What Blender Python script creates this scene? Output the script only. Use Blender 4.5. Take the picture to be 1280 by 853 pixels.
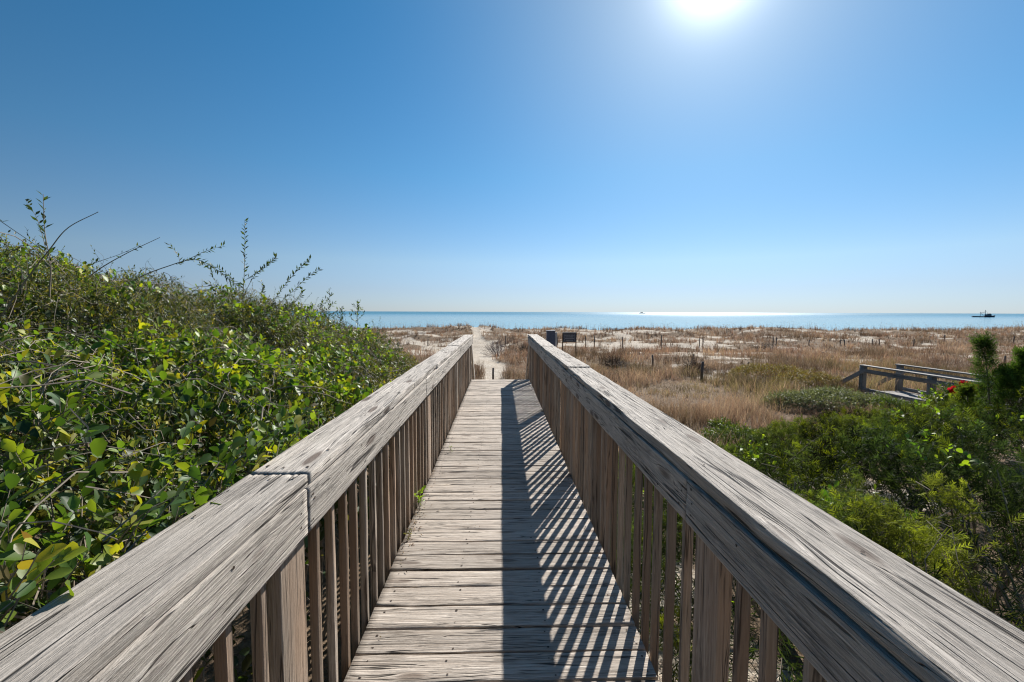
import bpy, math, random
import numpy as np
from mathutils import Vector, Matrix
R = math.radians
for o in list(bpy.data.objects): bpy.data.objects.remove(o)
SC = bpy.context.scene
COL = SC.collection

# ------------------------------------------------------------------ camera
EYE = 1.42
PITCH = R(3.87); YAW = R(-1.59); ROLL = R(0.2)
FPX = 540.0
cam_d = bpy.data.cameras.new('camera'); cam = bpy.data.objects.new('camera', cam_d); COL.objects.link(cam)
cam_d.sensor_width = 36; cam_d.sensor_fit = 'HORIZONTAL'; cam_d.lens = 36 * FPX / 1280
cam_d.clip_start = 0.05; cam_d.clip_end = 60000
CM = Matrix.Rotation(YAW, 3, 'Z') @ Matrix.Rotation(math.pi / 2 - PITCH, 3, 'X') @ Matrix.Rotation(ROLL, 3, 'Z')
cam.matrix_world = Matrix.Translation((0, 0, EYE)) @ CM.to_4x4()
SC.camera = cam

# ------------------------------------------------------------------ sky, sun, exposure
SUN_EL, SUN_AZ = R(35.2), R(25.6)          # azimuth measured from +Y towards +X
sun_dir = Vector((math.sin(SUN_AZ) * math.cos(SUN_EL), math.cos(SUN_AZ) * math.cos(SUN_EL), math.sin(SUN_EL)))
W = bpy.data.worlds.new('World'); SC.world = W; W.use_nodes = True
nt = W.node_tree; nt.nodes.clear()
wo = nt.nodes.new('ShaderNodeOutputWorld'); bg = nt.nodes.new('ShaderNodeBackground')
sky = nt.nodes.new('ShaderNodeTexSky'); sky.sky_type = 'NISHITA'; sky.sun_disc = False
sky.sun_elevation = SUN_EL; sky.sun_rotation = SUN_AZ
sky.altitude = 0; sky.air_density = 1.0; sky.dust_density = 0.0; sky.ozone_density = 1.6
bg.inputs['Strength'].default_value = 0.07

tcw = nt.nodes.new('ShaderNodeTexCoord'); sxw = nt.nodes.new('ShaderNodeSeparateXYZ'); nt.links.new(tcw.outputs['Generated'], sxw.inputs[0])
tint = nt.nodes.new('ShaderNodeValToRGB'); nt.links.new(sxw.outputs[2], tint.inputs[0])       # sky tinted by height: bluer than the default
els = tint.color_ramp.elements
while len(els) > 1: els.remove(els[-1])
els[0].position = 0.0; els[0].color = (.45, .59, .98, 1)
for p_, c_ in ((0.05, (.54, .63, .90)), (0.11, (.66, .76, .90)), (0.29, (.42, .79, .96)), (0.54, (.25, .76, .97)), (1.0, (.25, .76, .97))):
    e_ = els.new(p_); e_.color = (*c_, 1)
mulw = nt.nodes.new('ShaderNodeMix'); mulw.data_type = 'RGBA'; mulw.blend_type = 'MULTIPLY'; mulw.inputs[0].default_value = 1
nt.links.new(sky.outputs[0], mulw.inputs[6]); nt.links.new(tint.outputs[0], mulw.inputs[7])
# glow added round the sun, mostly for lens glare; sky dimmed away from it
dotw = nt.nodes.new('ShaderNodeVectorMath'); dotw.operation = 'DOT_PRODUCT'; nt.links.new(tcw.outputs['Generated'], dotw.inputs[0]); dotw.inputs[1].default_value = sun_dir
def wmath(op, a, b):
    n_ = nt.nodes.new('ShaderNodeMath'); n_.operation = op
    for i_, v_ in enumerate((a, b)):
        if isinstance(v_, bpy.types.NodeSocket): nt.links.new(v_, n_.inputs[i_])
        else: n_.inputs[i_].default_value = v_
    return n_.outputs[0]
acc = mulw.outputs[2]
fall = wmath('MULTIPLY_ADD', dotw.outputs['Value'], 0.42); fall.node.inputs[2].default_value = 0.68
sc_ = nt.nodes.new('ShaderNodeVectorMath'); sc_.operation = 'SCALE'; nt.links.new(acc, sc_.inputs[0]); nt.links.new(fall, sc_.inputs['Scale']); acc = sc_.outputs[0]
for w_, c_ in ((0.06, (2.9, 2.5, 1.4)), (0.011, (2.5, 2.5, 2.3)), (0.0022, (13, 12.7, 12))):
    e_ = wmath('EXPONENT', wmath('DIVIDE', wmath('SUBTRACT', dotw.outputs['Value'], 1.0), w_), 0.0)
    s_ = nt.nodes.new('ShaderNodeVectorMath'); s_.operation = 'SCALE'; s_.inputs[0].default_value = c_; nt.links.new(e_, s_.inputs['Scale'])
    a_ = nt.nodes.new('ShaderNodeVectorMath'); a_.operation = 'ADD'; nt.links.new(acc, a_.inputs[0]); nt.links.new(s_.outputs[0], a_.inputs[1]); acc = a_.outputs[0]
nt.links.new(acc, bg.inputs[0]); nt.links.new(bg.outputs[0], wo.inputs[0])
sl = bpy.data.lights.new('sun', 'SUN'); sl.energy = 5.0; sl.angle = R(0.53); sl.color = (1.0, 0.95, 0.88)
so = bpy.data.objects.new('sun', sl); COL.objects.link(so)
so.rotation_euler = sun_dir.to_track_quat('Z', 'Y').to_euler(); so.location = (5, 5, 20)
SC.view_settings.view_transform = 'Standard'; SC.view_settings.look = 'None'
SC.view_settings.exposure = 0.62; SC.view_settings.gamma = 1.0; SC.view_settings.use_curve_mapping = False
SC.render.engine = 'CYCLES'; SC.cycles.filter_width = 1.15
SC.cycles.use_denoising = True
SC.cycles.max_bounces = 6; SC.cycles.diffuse_bounces = 3; SC.cycles.glossy_bounces = 3
SC.cycles.transmission_bounces = 4; SC.cycles.transparent_max_bounces = 4
SC.cycles.sample_clamp_indirect = 6

# ------------------------------------------------------------------ helpers
rng = np.random.default_rng(11)
random.seed(5)
def ray(px, py):
    v = CM @ Vector(((px - 640) / FPX, -(py - 426.5) / FPX, -1.0))
    return v
def at(px, py, Y):
    """the world point at forward distance Y seen in that direction"""
    v = ray(px, py); t = Y / v.y
    return Vector((v.x * t, Y, EYE + v.z * t))
LAT = rng.random((256, 256))
def vnoise(x, y, s=1.0, seed=0):
    x = np.asarray(x, float) / s + seed * 17.31; y = np.asarray(y, float) / s + seed * 9.77
    xi = np.floor(x).astype(int); yi = np.floor(y).astype(int); fx = x - xi; fy = y - yi
    fx = fx * fx * (3 - 2 * fx); fy = fy * fy * (3 - 2 * fy)
    a = LAT[xi % 256, yi % 256]; b = LAT[(xi + 1) % 256, yi % 256]
    c = LAT[xi % 256, (yi + 1) % 256]; d = LAT[(xi + 1) % 256, (yi + 1) % 256]
    return (a * (1 - fx) + b * fx) * (1 - fy) + (c * (1 - fx) + d * fx) * fy
def fbm(x, y, s=1.0, seed=0, oct=4):
    t = 0; a = 0.5; n = 0
    for k in range(oct):
        t = t + a * vnoise(x, y, s, seed + k); n += a; a *= 0.5; s *= 0.5
    return t / n
def sstep(a, b, x):
    t = np.clip((np.asarray(x, float) - a) / (b - a), 0, 1); return t * t * (3 - 2 * t)

def link(o, parent=None):
    COL.objects.link(o)
    if parent is not None: o.parent = parent
    return o
def tag(o, label=None, cat=None, group=None, kind=None):
    if label: o['label'] = label
    if cat: o['category'] = cat
    if group: o['group'] = group
    if kind: o['kind'] = kind
    return o
def empty(name, loc, label, cat, group=None, rz=0):
    o = bpy.data.objects.new(name, None); COL.objects.link(o); o.location = loc; o.rotation_euler = (0, 0, rz)
    o.empty_display_size = 0.2
    return tag(o, label, cat, group)
def np_mesh(name, V, faces, mats, col=None, smooth=False, matidx=None):
    """V (n,3); faces: list of (m,k) int arrays"""
    me = bpy.data.meshes.new(name)
    V = np.asarray(V, np.float32)
    me.vertices.add(len(V)); me.vertices.foreach_set('co', V.ravel())
    faces = [np.asarray(f, np.int32) for f in faces if len(f)]
    loops = np.concatenate([f.ravel() for f in faces])
    sizes = np.concatenate([np.full(len(f), f.shape[1], np.int32) for f in faces])
    starts = np.concatenate([[0], np.cumsum(sizes)[:-1]]).astype(np.int32)
    me.loops.add(len(loops)); me.loops.foreach_set('vertex_index', loops)
    me.polygons.add(len(sizes)); me.polygons.foreach_set('loop_start', starts)
    if matidx is not None: me.polygons.foreach_set('material_index', np.asarray(matidx, np.int32))
    if smooth: me.polygons.foreach_set('use_smooth', np.ones(len(sizes), bool))
    for m in (mats if isinstance(mats, (list, tuple)) else [mats]): me.materials.append(m)
    if col is not None:
        ca = me.color_attributes.new('Col', 'FLOAT_COLOR', 'POINT')
        c4 = np.ones((len(V), 4), np.float32); c4[:, :3] = col
        ca.data.foreach_set('color', c4.ravel())
    me.update(calc_edges=True)
    return me
def obj(name, me, parent=None, loc=(0, 0, 0), rot=(0, 0, 0)):
    o = bpy.data.objects.new(name, me); link(o, parent); o.location = loc; o.rotation_euler = rot
    return o

class MB:
    """collects simple solids into one mesh"""
    def __init__(s): s.V = []; s.Q = []; s.T = []; s.n = 0; s.P = []
    def box(s, c, d, M=None):
        x, y, z = [v / 2 for v in d]; b = min(x, y, z) * 0.12
        pts = []
        for sz in (-1, 1):
            for (sx, sy) in ((-1, -1), (1, -1), (1, 1), (-1, 1)): pts.append((sx * x, sy * y, sz * z))
        pts = [Vector(p) for p in pts]
        if M: pts = [M @ p for p in pts]
        c = Vector(c); s.V += [tuple(p + c) for p in pts]; n = s.n
        s.Q += [(n, n + 3, n + 2, n + 1), (n + 4, n + 5, n + 6, n + 7)] + [(n + i, n + (i + 1) % 4, n + 4 + (i + 1) % 4, n + 4 + i) for i in range(4)]
        s.n += 8
    def tube(s, pts, r0, r1=None, k=5):
        r1 = r0 if r1 is None else r1; pts = [Vector(p) for p in pts]; m = len(pts)
        for i, p in enumerate(pts):
            t = (pts[min(i + 1, m - 1)] - pts[max(i - 1, 0)]).normalized()
            a = t.cross(Vector((0.31, 0.17, 0.93)))
            if a.length < 1e-3: a = t.cross(Vector((1, 0, 0)))
            a.normalize(); b = t.cross(a); r = r0 + (r1 - r0) * i / max(1, m - 1)
            for j in range(k):
                q = 2 * math.pi * j / k; s.V.append(tuple(p + a * (r * math.cos(q)) + b * (r * math.sin(q))))
        for i in range(m - 1):
            for j in range(k):
                s.Q.append((s.n + i * k + j, s.n + i * k + (j + 1) % k, s.n + (i + 1) * k + (j + 1) % k, s.n + (i + 1) * k + j))
        s.P.append(tuple(s.n + j for j in reversed(range(k)))); s.P.append(tuple(s.n + (m - 1) * k + j for j in range(k)))
        s.n += m * k
    def mesh(s, name, mat, smooth=False):
        me = bpy.data.meshes.new(name); me.from_pydata(s.V, [], s.Q + s.T + s.P); me.materials.append(mat)
        if smooth: me.polygons.foreach_set('use_smooth', [True] * len(me.polygons))
        me.update(); return me
    def build(s, name, mat, parent=None, loc=(0, 0, 0), smooth=False): return obj(name, s.mesh(name, mat, smooth), parent, loc)

# ------------------------------------------------------------------ materials
class NT:
    def __init__(s, name):
        s.m = bpy.data.materials.new(name); s.m.use_nodes = True; s.t = s.m.node_tree; s.t.nodes.clear()
    def n(s, typ, **kw):
        nd = s.t.nodes.new('ShaderNode' + typ)
        for k, v in kw.items():
            if k.startswith('_'): setattr(nd, k[1:], v)
        return nd
    def l(s, a, b): s.t.links.new(a, b)
    def val(s, sock, v):
        if isinstance(v, bpy.types.NodeSocket): s.l(v, sock)
        elif v is not None: sock.default_value = v
    def math(s, op, a, b=None, c=None, clamp=False):
        nd = s.n('Math'); nd.operation = op; nd.use_clamp = clamp
        for i, v in enumerate((a, b, c)): s.val(nd.inputs[i], v)
        return nd.outputs[0]
    def vm(s, op, a, b=None):
        nd = s.n('VectorMath'); nd.operation = op; s.val(nd.inputs[0], a); s.val(nd.inputs[1], b); return nd.outputs[0]
    def noise(s, vec, scale=1, detail=2, rough=0.5, dist=0.0, out=0):
        nd = s.n('TexNoise'); s.val(nd.inputs['Vector'], vec); nd.inputs['Scale'].default_value = scale
        nd.inputs['Detail'].default_value = detail; nd.inputs['Roughness'].default_value = rough; nd.inputs['Distortion'].default_value = dist
        return nd.outputs[out]
    def mapr(s, v, a, b, c=0.0, d=1.0, smooth=False):
        nd = s.n('MapRange'); nd.interpolation_type = 'SMOOTHSTEP' if smooth else 'LINEAR'
        s.val(nd.inputs[0], v)
        for i, q in zip((1, 2, 3, 4), (a, b, c, d)): s.val(nd.inputs[i], q)
        return nd.outputs[0]
    def mix(s, f, a, b, blend='MIX'):
        nd = s.n('Mix'); nd.data_type = 'RGBA'; nd.blend_type = blend
        s.val(nd.inputs[0], f); s.val(nd.inputs[6], a); s.val(nd.inputs[7], b); return nd.outputs[2]
    def mul3(s, v, sc): return s.vm('MULTIPLY', v, sc)
def c4(r, g, b): return (r, g, b, 1.0)

def wood(name, light, mid, dark, crack=0.5, bump=0.004, fine=1.0, knots=1.0, rand=0.25, warm=None):
    s = NT(name)
    tc = s.n('TexCoord'); oi = s.n('ObjectInfo')
    off = s.n('CombineXYZ')
    s.l(s.math('MULTIPLY', oi.outputs['Random'], 91.0), off.inputs[0])
    s.l(s.math('MULTIPLY', oi.outputs['Random'], 37.0), off.inputs[1])
    s.l(s.math('MULTIPLY', oi.outputs['Random'], 53.0), off.inputs[2])
    P = s.vm('ADD', tc.outputs['Object'], off.outputs[0])
    # slow wander of the grain
    wn = s.noise(s.mul3(P, (1.1, 5.0, 5.0)), 1.0, 2, 0.5, out=1)
    wn = s.vm('MULTIPLY', s.vm('SUBTRACT', wn, (0.5, 0.5, 0.5)), (0.0, 0.035, 0.035))
    P = s.vm('ADD', P, wn)
    # knots: grain bows round them
    sc = (2.2, 9.0, 9.0)
    Q = s.mul3(P, sc)
    vo = s.n('TexVoronoi'); vo.feature = 'F1'; vo.inputs['Scale'].default_value = 1.0; s.l(Q, vo.inputs['Vector'])
    d = vo.outputs['Distance']; pos = vo.outputs['Position']
    k = s.math('POWER', s.mapr(d, 0.0, 0.42, 1.0, 0.0, True), 1.3)
    k = s.math('MULTIPLY', k, knots)
    diff = s.vm('DIVIDE', s.vm('SUBTRACT', Q, pos), sc)
    dsc = s.n('VectorMath'); dsc.operation = 'SCALE'; s.l(diff, dsc.inputs[0]); s.l(s.math('MULTIPLY', k, -0.92), dsc.inputs['Scale'])
    P2 = s.vm('ADD', P, s.mul3(dsc.outputs[0], (0, 1, 1)))
    g1 = s.noise(s.mul3(P2, (2.8, 105, 105)), 1.0, 6, 0.68)
    g2 = s.noise(s.mul3(P2, (7.0, 330, 330)), 1.0, 3, 0.6)
    g3 = s.noise(s.mul3(P2, (0.55, 26, 26)), 1.0, 2, 0.45)
    ridge = s.math('ABSOLUTE', s.math('SUBTRACT', g3, 0.5))
    cm = s.mapr(s.noise(s.mul3(P, (2.2, 9, 9)), 1.0, 3, 0.6), 0.40, 0.62, 0.0, 1.0, True)
    wdt = s.math('MULTIPLY_ADD', cm, 0.020, 0.004)
    cr = s.mapr(ridge, 0.0, wdt, 1.0, 0.0, True)
    # short checks
    g4 = s.noise(s.mul3(P2, (5.0, 120, 120)), 1.0, 2, 0.5)
    chk = s.mapr(g4, 0.66, 0.72, 0.0, 1.0, True)
    crk = s.math('MAXIMUM', cr, s.math('MULTIPLY', chk, 0.8))
    eye = s.mapr(d, 0.10, 0.20, 1.0, 0.0, True); eye = s.math('MULTIPLY', eye, knots, clamp=True)
    f1 = s.mapr(g1, 0.38, 0.60, 0.0, 1.0)
    base = s.mix(f1, c4(*mid), c4(*light))
    f2 = s.mapr(g2, 0.32, 0.6, 0.0, 1.0)
    base = s.mix(s.math('MULTIPLY', s.math('SUBTRACT', 1.0, f2), 0.45 * fine), base, c4(*dark))
    # weathering blotches
    bl = s.noise(s.mul3(P, (1.6, 6, 6)), 1.0, 4, 0.6)
    base = s.mix(s.mapr(bl, 0.45, 0.75, 0.0, 0.55), base, c4(*mid))
    md = s.math('MULTIPLY', s.mapr(s.noise(s.mul3(P, (1.7, 11, 11)), 1.0, 3, 0.6), 0.50, 0.66, 0.0, 1.0, True), s.mapr(s.noise(s.mul3(P2, (12, 160, 160)), 1.0, 3, 0.7), 0.42, 0.60, 0.0, 1.0))
    base = s.mix(s.math('MULTIPLY', md, 0.75 * crack), base, c4(*dark))
    if warm:
        wb = s.noise(s.mul3(P, (0.9, 3, 3)), 1.0, 3, 0.5)
        base = s.mix(s.mapr(wb, 0.42, 0.62, 0.0, 0.8), base, c4(*warm))
    base = s.mix(s.math('MULTIPLY', crk, crack), base, c4(0.035, 0.028, 0.022))
    base = s.mix(s.math('MULTIPLY', eye, 0.8), base, c4(0.07, 0.04, 0.025))
    # per-board shade
    rv = s.mapr(oi.outputs['Random'], 0, 1, 1 - rand, 1 + rand * 0.6)
    mu = s.n('VectorMath'); mu.operation = 'SCALE'; s.l(base, mu.inputs[0]); s.l(rv, mu.inputs['Scale'])
    h = s.math('ADD', s.math('MULTIPLY', f1, 0.45), s.math('MULTIPLY', f2, 0.16))
    h = s.math('SUBTRACT', h, s.math('MULTIPLY', crk, 1.1))
    h = s.math('ADD', h, s.math('MULTIPLY', k, 0.3))
    bp = s.n('Bump'); bp.inputs['Strength'].default_value = 1.0; bp.inputs['Distance'].default_value = bump
    s.l(h, bp.inputs['Height'])
    pb = s.n('BsdfPrincipled'); s.l(mu.outputs[0], pb.inputs['Base Color']); s.l(bp.outputs[0], pb.inputs['Normal'])
    pb.inputs['Roughness'].default_value = 0.78; pb.inputs['Specular IOR Level'].default_value = 0.3
    ou = s.n('OutputMaterial'); s.l(pb.outputs[0], ou.inputs[0])
    return s.m
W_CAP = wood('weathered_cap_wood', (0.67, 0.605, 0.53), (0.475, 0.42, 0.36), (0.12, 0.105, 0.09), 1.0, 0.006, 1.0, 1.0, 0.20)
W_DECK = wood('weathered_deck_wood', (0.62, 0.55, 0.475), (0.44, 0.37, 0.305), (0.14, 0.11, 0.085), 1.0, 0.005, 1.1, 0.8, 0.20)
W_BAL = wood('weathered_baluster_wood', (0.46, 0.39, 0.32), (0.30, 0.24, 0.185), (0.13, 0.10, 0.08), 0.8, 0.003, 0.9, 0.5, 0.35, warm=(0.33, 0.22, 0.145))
W_FAR = wood('grey_rail_wood', (0.38, 0.36, 0.335), (0.26, 0.24, 0.22), (0.11, 0.10, 0.09), 0.8, 0.004, 0.8, 0.5, 0.25)

def simple(name, col, rough=0.7, spec=0.4, noise=None, metallic=0.0):
    s = NT(name); pb = s.n('BsdfPrincipled'); ou = s.n('OutputMaterial'); s.l(pb.outputs[0], ou.inputs[0])
    pb.inputs['Roughness'].default_value = rough; pb.inputs['Specular IOR Level'].default_value = spec; pb.inputs['Metallic'].default_value = metallic
    tc = s.n('TexCoord')
    nz = s.noise(tc.outputs['Object'], noise or 6.0, 4, 0.6)
    a = tuple(c * 0.7 for c in col); b = tuple(min(1, c * 1.25) for c in col)
    s.l(s.mix(s.mapr(nz, 0.3, 0.7), c4(*a), c4(*b)), pb.inputs['Base Color'])
    return s.m
def leafmat(name, trans=0.35, rough=0.38, spec=0.5, tt=(1.55, 1.7, 0.6)):
    s = NT(name); at_ = s.n('Attribute'); at_.attribute_name = 'Col'
    pb = s.n('BsdfPrincipled'); s.l(at_.outputs['Color'], pb.inputs['Base Color'])
    pb.inputs['Roughness'].default_value = rough; pb.inputs['Specular IOR Level'].default_value = spec
    tr = s.n('BsdfTranslucent')
    s.l(s.mix(1.0, at_.outputs['Color'], c4(*tt), 'MULTIPLY'), tr.inputs['Color'])
    mx = s.n('MixShader'); mx.inputs[0].default_value = trans; s.l(pb.outputs[0], mx.inputs[1]); s.l(tr.outputs[0], mx.inputs[2])
    ou = s.n('OutputMaterial'); s.l(mx.outputs[0], ou.inputs[0]); return s.m
M_LEAF = leafmat('broad_leaf', 0.38, 0.47, 0.4, (1.8, 1.75, 0.5))
M_SLEAF = leafmat('small_leaf', 0.32, 0.5, 0.35, (1.7, 1.6, 0.6))
M_JUN = leafmat('juniper_needles', 0.34, 0.7, 0.12, (1.6, 1.7, 0.6))
M_GRASS = leafmat('dry_grass', 0.35, 0.7, 0.2, (1.2, 1.1, .9))
M_STEM = simple('grey_bark', (0.24, 0.20, 0.155), 0.8, 0.3, 30)
M_STEMD = simple('dark_bark', (0.075, 0.055, 0.045), 0.8, 0.3, 30)
M_NAIL = simple('rusty_nail', (0.045, 0.03, 0.022), 0.8, 0.2, 80)
M_RED = leafmat('red_petal', 0.3, 0.6, 0.1, (1.1, .5, .8))
M_SIGN = simple('dark_sign_paint', (0.09, 0.095, 0.11), 0.5, 0.4, 10)
M_PALE = simple('pale_paint', (0.42, 0.42, 0.42), 0.6, 0.4, 10)
M_CREAM = simple('cream_paint', (0.62, 0.58, 0.5), 0.6, 0.4, 10)
M_BIN = simple('slate_blue_plastic', (0.09, 0.11, 0.165), 0.5, 0.5, 8)
M_BINLIT = simple('bin_sunlit_side', (0.5, 0.5, 0.5), 0.5, 0.5, 8)  # paler colour stands for sun on the bin's right side
M_HULL = simple('navy_hull_paint', (0.02, 0.03, 0.055), 0.5, 0.5, 1)
M_CABIN = simple('grey_cabin_paint', (0.16, 0.19, 0.23), 0.5, 0.5, 1)
M_PLANKW = simple('bleached_plank', (0.62, 0.6, 0.56), 0.8, 0.2, 12)

# ------------------------------------------------------------------ terrain
GX, GZ = 0.0, -1.12
def path_mask(x, y):
    cx = np.interp(y, [9, 12, 16, 20, 24, 28, 34, 42, 50, 56, 64], [0.1, 0.0, -0.15, -0.5, -1.0, -1.3, -1.6, -2.2, -2.9, -3.2, -3.4])
    w = np.interp(y, [9, 14, 18, 22, 27, 31, 40, 56], [0.45, 0.42, 0.55, 0.85, 1.3, 1.7, 0.38, 0.42])
    return sstep(1.25, 0.7, np.abs(x - cx) / w + 1.1 * (fbm(x, y, 1.2, 3) - 0.5))
def crest_y(x): return 53 + 4 * (vnoise(x, 0 * x, 14, 5) - 0.5) * 2
def terrain(x, y):
    x = np.asarray(x, float); y = np.asarray(y, float)
    z = GZ + 0.16 * (fbm(x, y, 5, 1) - 0.5) * 2 * sstep(9, 16, y)
    hum = (fbm(x, y, 5.5, 2, 4) - 0.45)
    z = z + hum * 1.15 * sstep(27, 40, y) * (1 - sstep(58, 66, y))
    z = z - 0.22 * np.exp(-((y - 30 + 2 * (vnoise(x, x * 0, 9, 8) - .5)) / 3.2) ** 2)
    cy = crest_y(x)
    z = z + (0.34 + 0.16 * (vnoise(x, 0 * x, 5, 9) - 0.5)) * np.exp(-((y - cy) / 4.5) ** 2)
    z = z - 0.45 * np.exp(-((y - cy) / 6) ** 2) * np.exp(-((x - 22) / 1.3) ** 2)
    z = z - 0.10 * path_mask(x, y)
    z = z - 2.9 * sstep(57, 118, y) ** 0.8 * 1.0
    return z
def veg(x, y):
    """how much is overgrown 0..1"""
    n = .45 * fbm(x, y, 3.4, 21, 3) + .55 * fbm(x, y, 1.5, 27, 4)
    thr = np.interp(y, [8, 14, 21, 26, 31, 36, 44, 52, 58, 62], [0.38, 0.36, 0.37, 0.41, 0.49, 0.45, 0.47, 0.45, 0.43, 0.6])
    thr = thr - 0.04 * sstep(6, 30, np.abs(x)) * (y > 24) + .015 * (y > 30)
    v = sstep(thr - 0.04, thr + 0.05, n)
    v = np.maximum(v, np.exp(-((y - crest_y(x)) / 2.0) ** 2) * 0.95 * (np.abs(x - 22) > 1.4))
    v = v * (1 - path_mask(x, y)) * (1 - sstep(59, 62, y))
    return v
ux = np.linspace(-math.asinh(400 / 8), math.asinh(400 / 8), 520); gx = 8 * np.sinh(ux)
gy = np.concatenate([np.arange(-80, -4, 4), np.arange(-4, 14, 0.35), np.arange(14, 62, 0.24), np.arange(62, 90, 1.0), np.arange(90, 131, 2.0)])
XX, YY = np.meshgrid(gx, gy, indexing='ij'); ZZ = terrain(XX, YY)
nx, ny = XX.shape
idx = np.arange(nx * ny).reshape(nx, ny)
F = np.stack([idx[:-1, :-1], idx[1:, :-1], idx[1:, 1:], idx[:-1, 1:]], -1).reshape(-1, 4)
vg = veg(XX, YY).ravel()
def ground_mat():
    s = NT('dune_sand'); at_ = s.n('Attribute'); at_.attribute_name = 'Col'; tc = s.n('TexCoord'); P = tc.outputs['Object']
    n1 = s.noise(P, 1.3, 5, 0.6); n2 = s.noise(P, 14, 4, 0.65); n3 = s.noise(P, 60, 3, 0.6)
    sand = s.mix(s.mapr(n1, 0.3, 0.7), c4(0.50, 0.43, 0.34), c4(0.64, 0.58, 0.49))
    sand = s.mix(s.mapr(n2, 0.46, 0.62, 0, 0.75), sand, c4(0.27, 0.20, 0.145))
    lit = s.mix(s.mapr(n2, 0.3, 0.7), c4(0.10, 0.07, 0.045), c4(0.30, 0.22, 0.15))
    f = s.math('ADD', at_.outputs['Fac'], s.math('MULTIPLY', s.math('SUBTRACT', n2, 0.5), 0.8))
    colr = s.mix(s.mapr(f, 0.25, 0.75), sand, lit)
    pb = s.n('BsdfPrincipled'); pb.inputs['Roughness'].default_value = 0.95; pb.inputs['Specular IOR Level'].default_value = 0.1
    s.l(colr, pb.inputs['Base Color'])
    bp = s.n('Bump'); bp.inputs['Distance'].default_value = 0.05; bp.inputs['Strength'].default_value = 0.9
    s.l(s.math('ADD', n2, s.math('MULTIPLY', n3, 0.4)), bp.inputs['Height']); s.l(bp.outputs[0], pb.inputs['Normal'])
    ou = s.n('OutputMaterial'); s.l(pb.outputs[0], ou.inputs[0]); return s.m
me = np_mesh('ground', np.stack([XX, YY, ZZ], -1).reshape(-1, 3), [F], ground_mat(), col=np.stack([vg] * 3, -1), smooth=True)
tag(obj('ground', me), kind='structure')
def tz(x, y): return float(terrain(np.array([x]), np.array([y]))[0])

# sea
SEA = -3.6
def sea_mat():
    s = NT('sea_water'); tc = s.n('TexCoord'); P = tc.outputs['Object']
    sx = s.n('SeparateXYZ'); s.l(P, sx.inputs[0])
    far = s.mapr(sx.outputs[1], 120, 900, 0, 1)
    n0 = s.noise(s.mul3(P, (0.004, 0.02, 1)), 1.0, 4, 0.55)
    deep = s.mix(s.mapr(n0, 0.35, 0.65), c4(0.015, 0.11, 0.16), c4(0.035, 0.19, 0.26))
    shal = c4(0.12, 0.34, 0.43)
    colr = s.mix(s.math('POWER', far, 0.5), shal, deep)
    pb = s.n('BsdfPrincipled'); s.l(colr, pb.inputs['Base Color']); s.l(s.mapr(sx.outputs[1], 350, 1100, 0.10, 0.30), pb.inputs['Roughness'])
    pb.inputs['IOR'].default_value = 1.33; pb.inputs['Specular IOR Level'].default_value = 0.4
    n1 = s.noise(s.mul3(P, (0.25, 0.7, 1)), 1.0, 4, 0.6); n2 = s.noise(s.mul3(P, (0.03, 0.12, 1)), 1.0, 3, 0.5)
    bp = s.n('Bump'); s.l(s.mapr(sx.outputs[1], 300, 1200, 0.45, 1.0), bp.inputs['Strength']); bp.inputs['Distance'].default_value = 0.35
    s.l(s.math('ADD', n1, s.math('MULTIPLY', n2, 2.0)), bp.inputs['Height']); s.l(bp.outputs[0], pb.inputs['Normal'])
    ou = s.n('OutputMaterial'); s.l(pb.outputs[0], ou.inputs[0]); return s.m
ys = [96, 130, 200, 400, 1000, 3000, 9000, 32000]
V = []; Q = []
for y in ys:
    for x in (-32000, -3000, -300, 0, 300, 3000, 32000): V.append((x, y, SEA))
for i in range(len(ys) - 1):
    for j in range(6): a = i * 7 + j; Q.append((a, a + 1, a + 8, a + 7))
tag(obj('sea', np_mesh('sea', V, [Q], sea_mat())), kind='structure')

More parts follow.
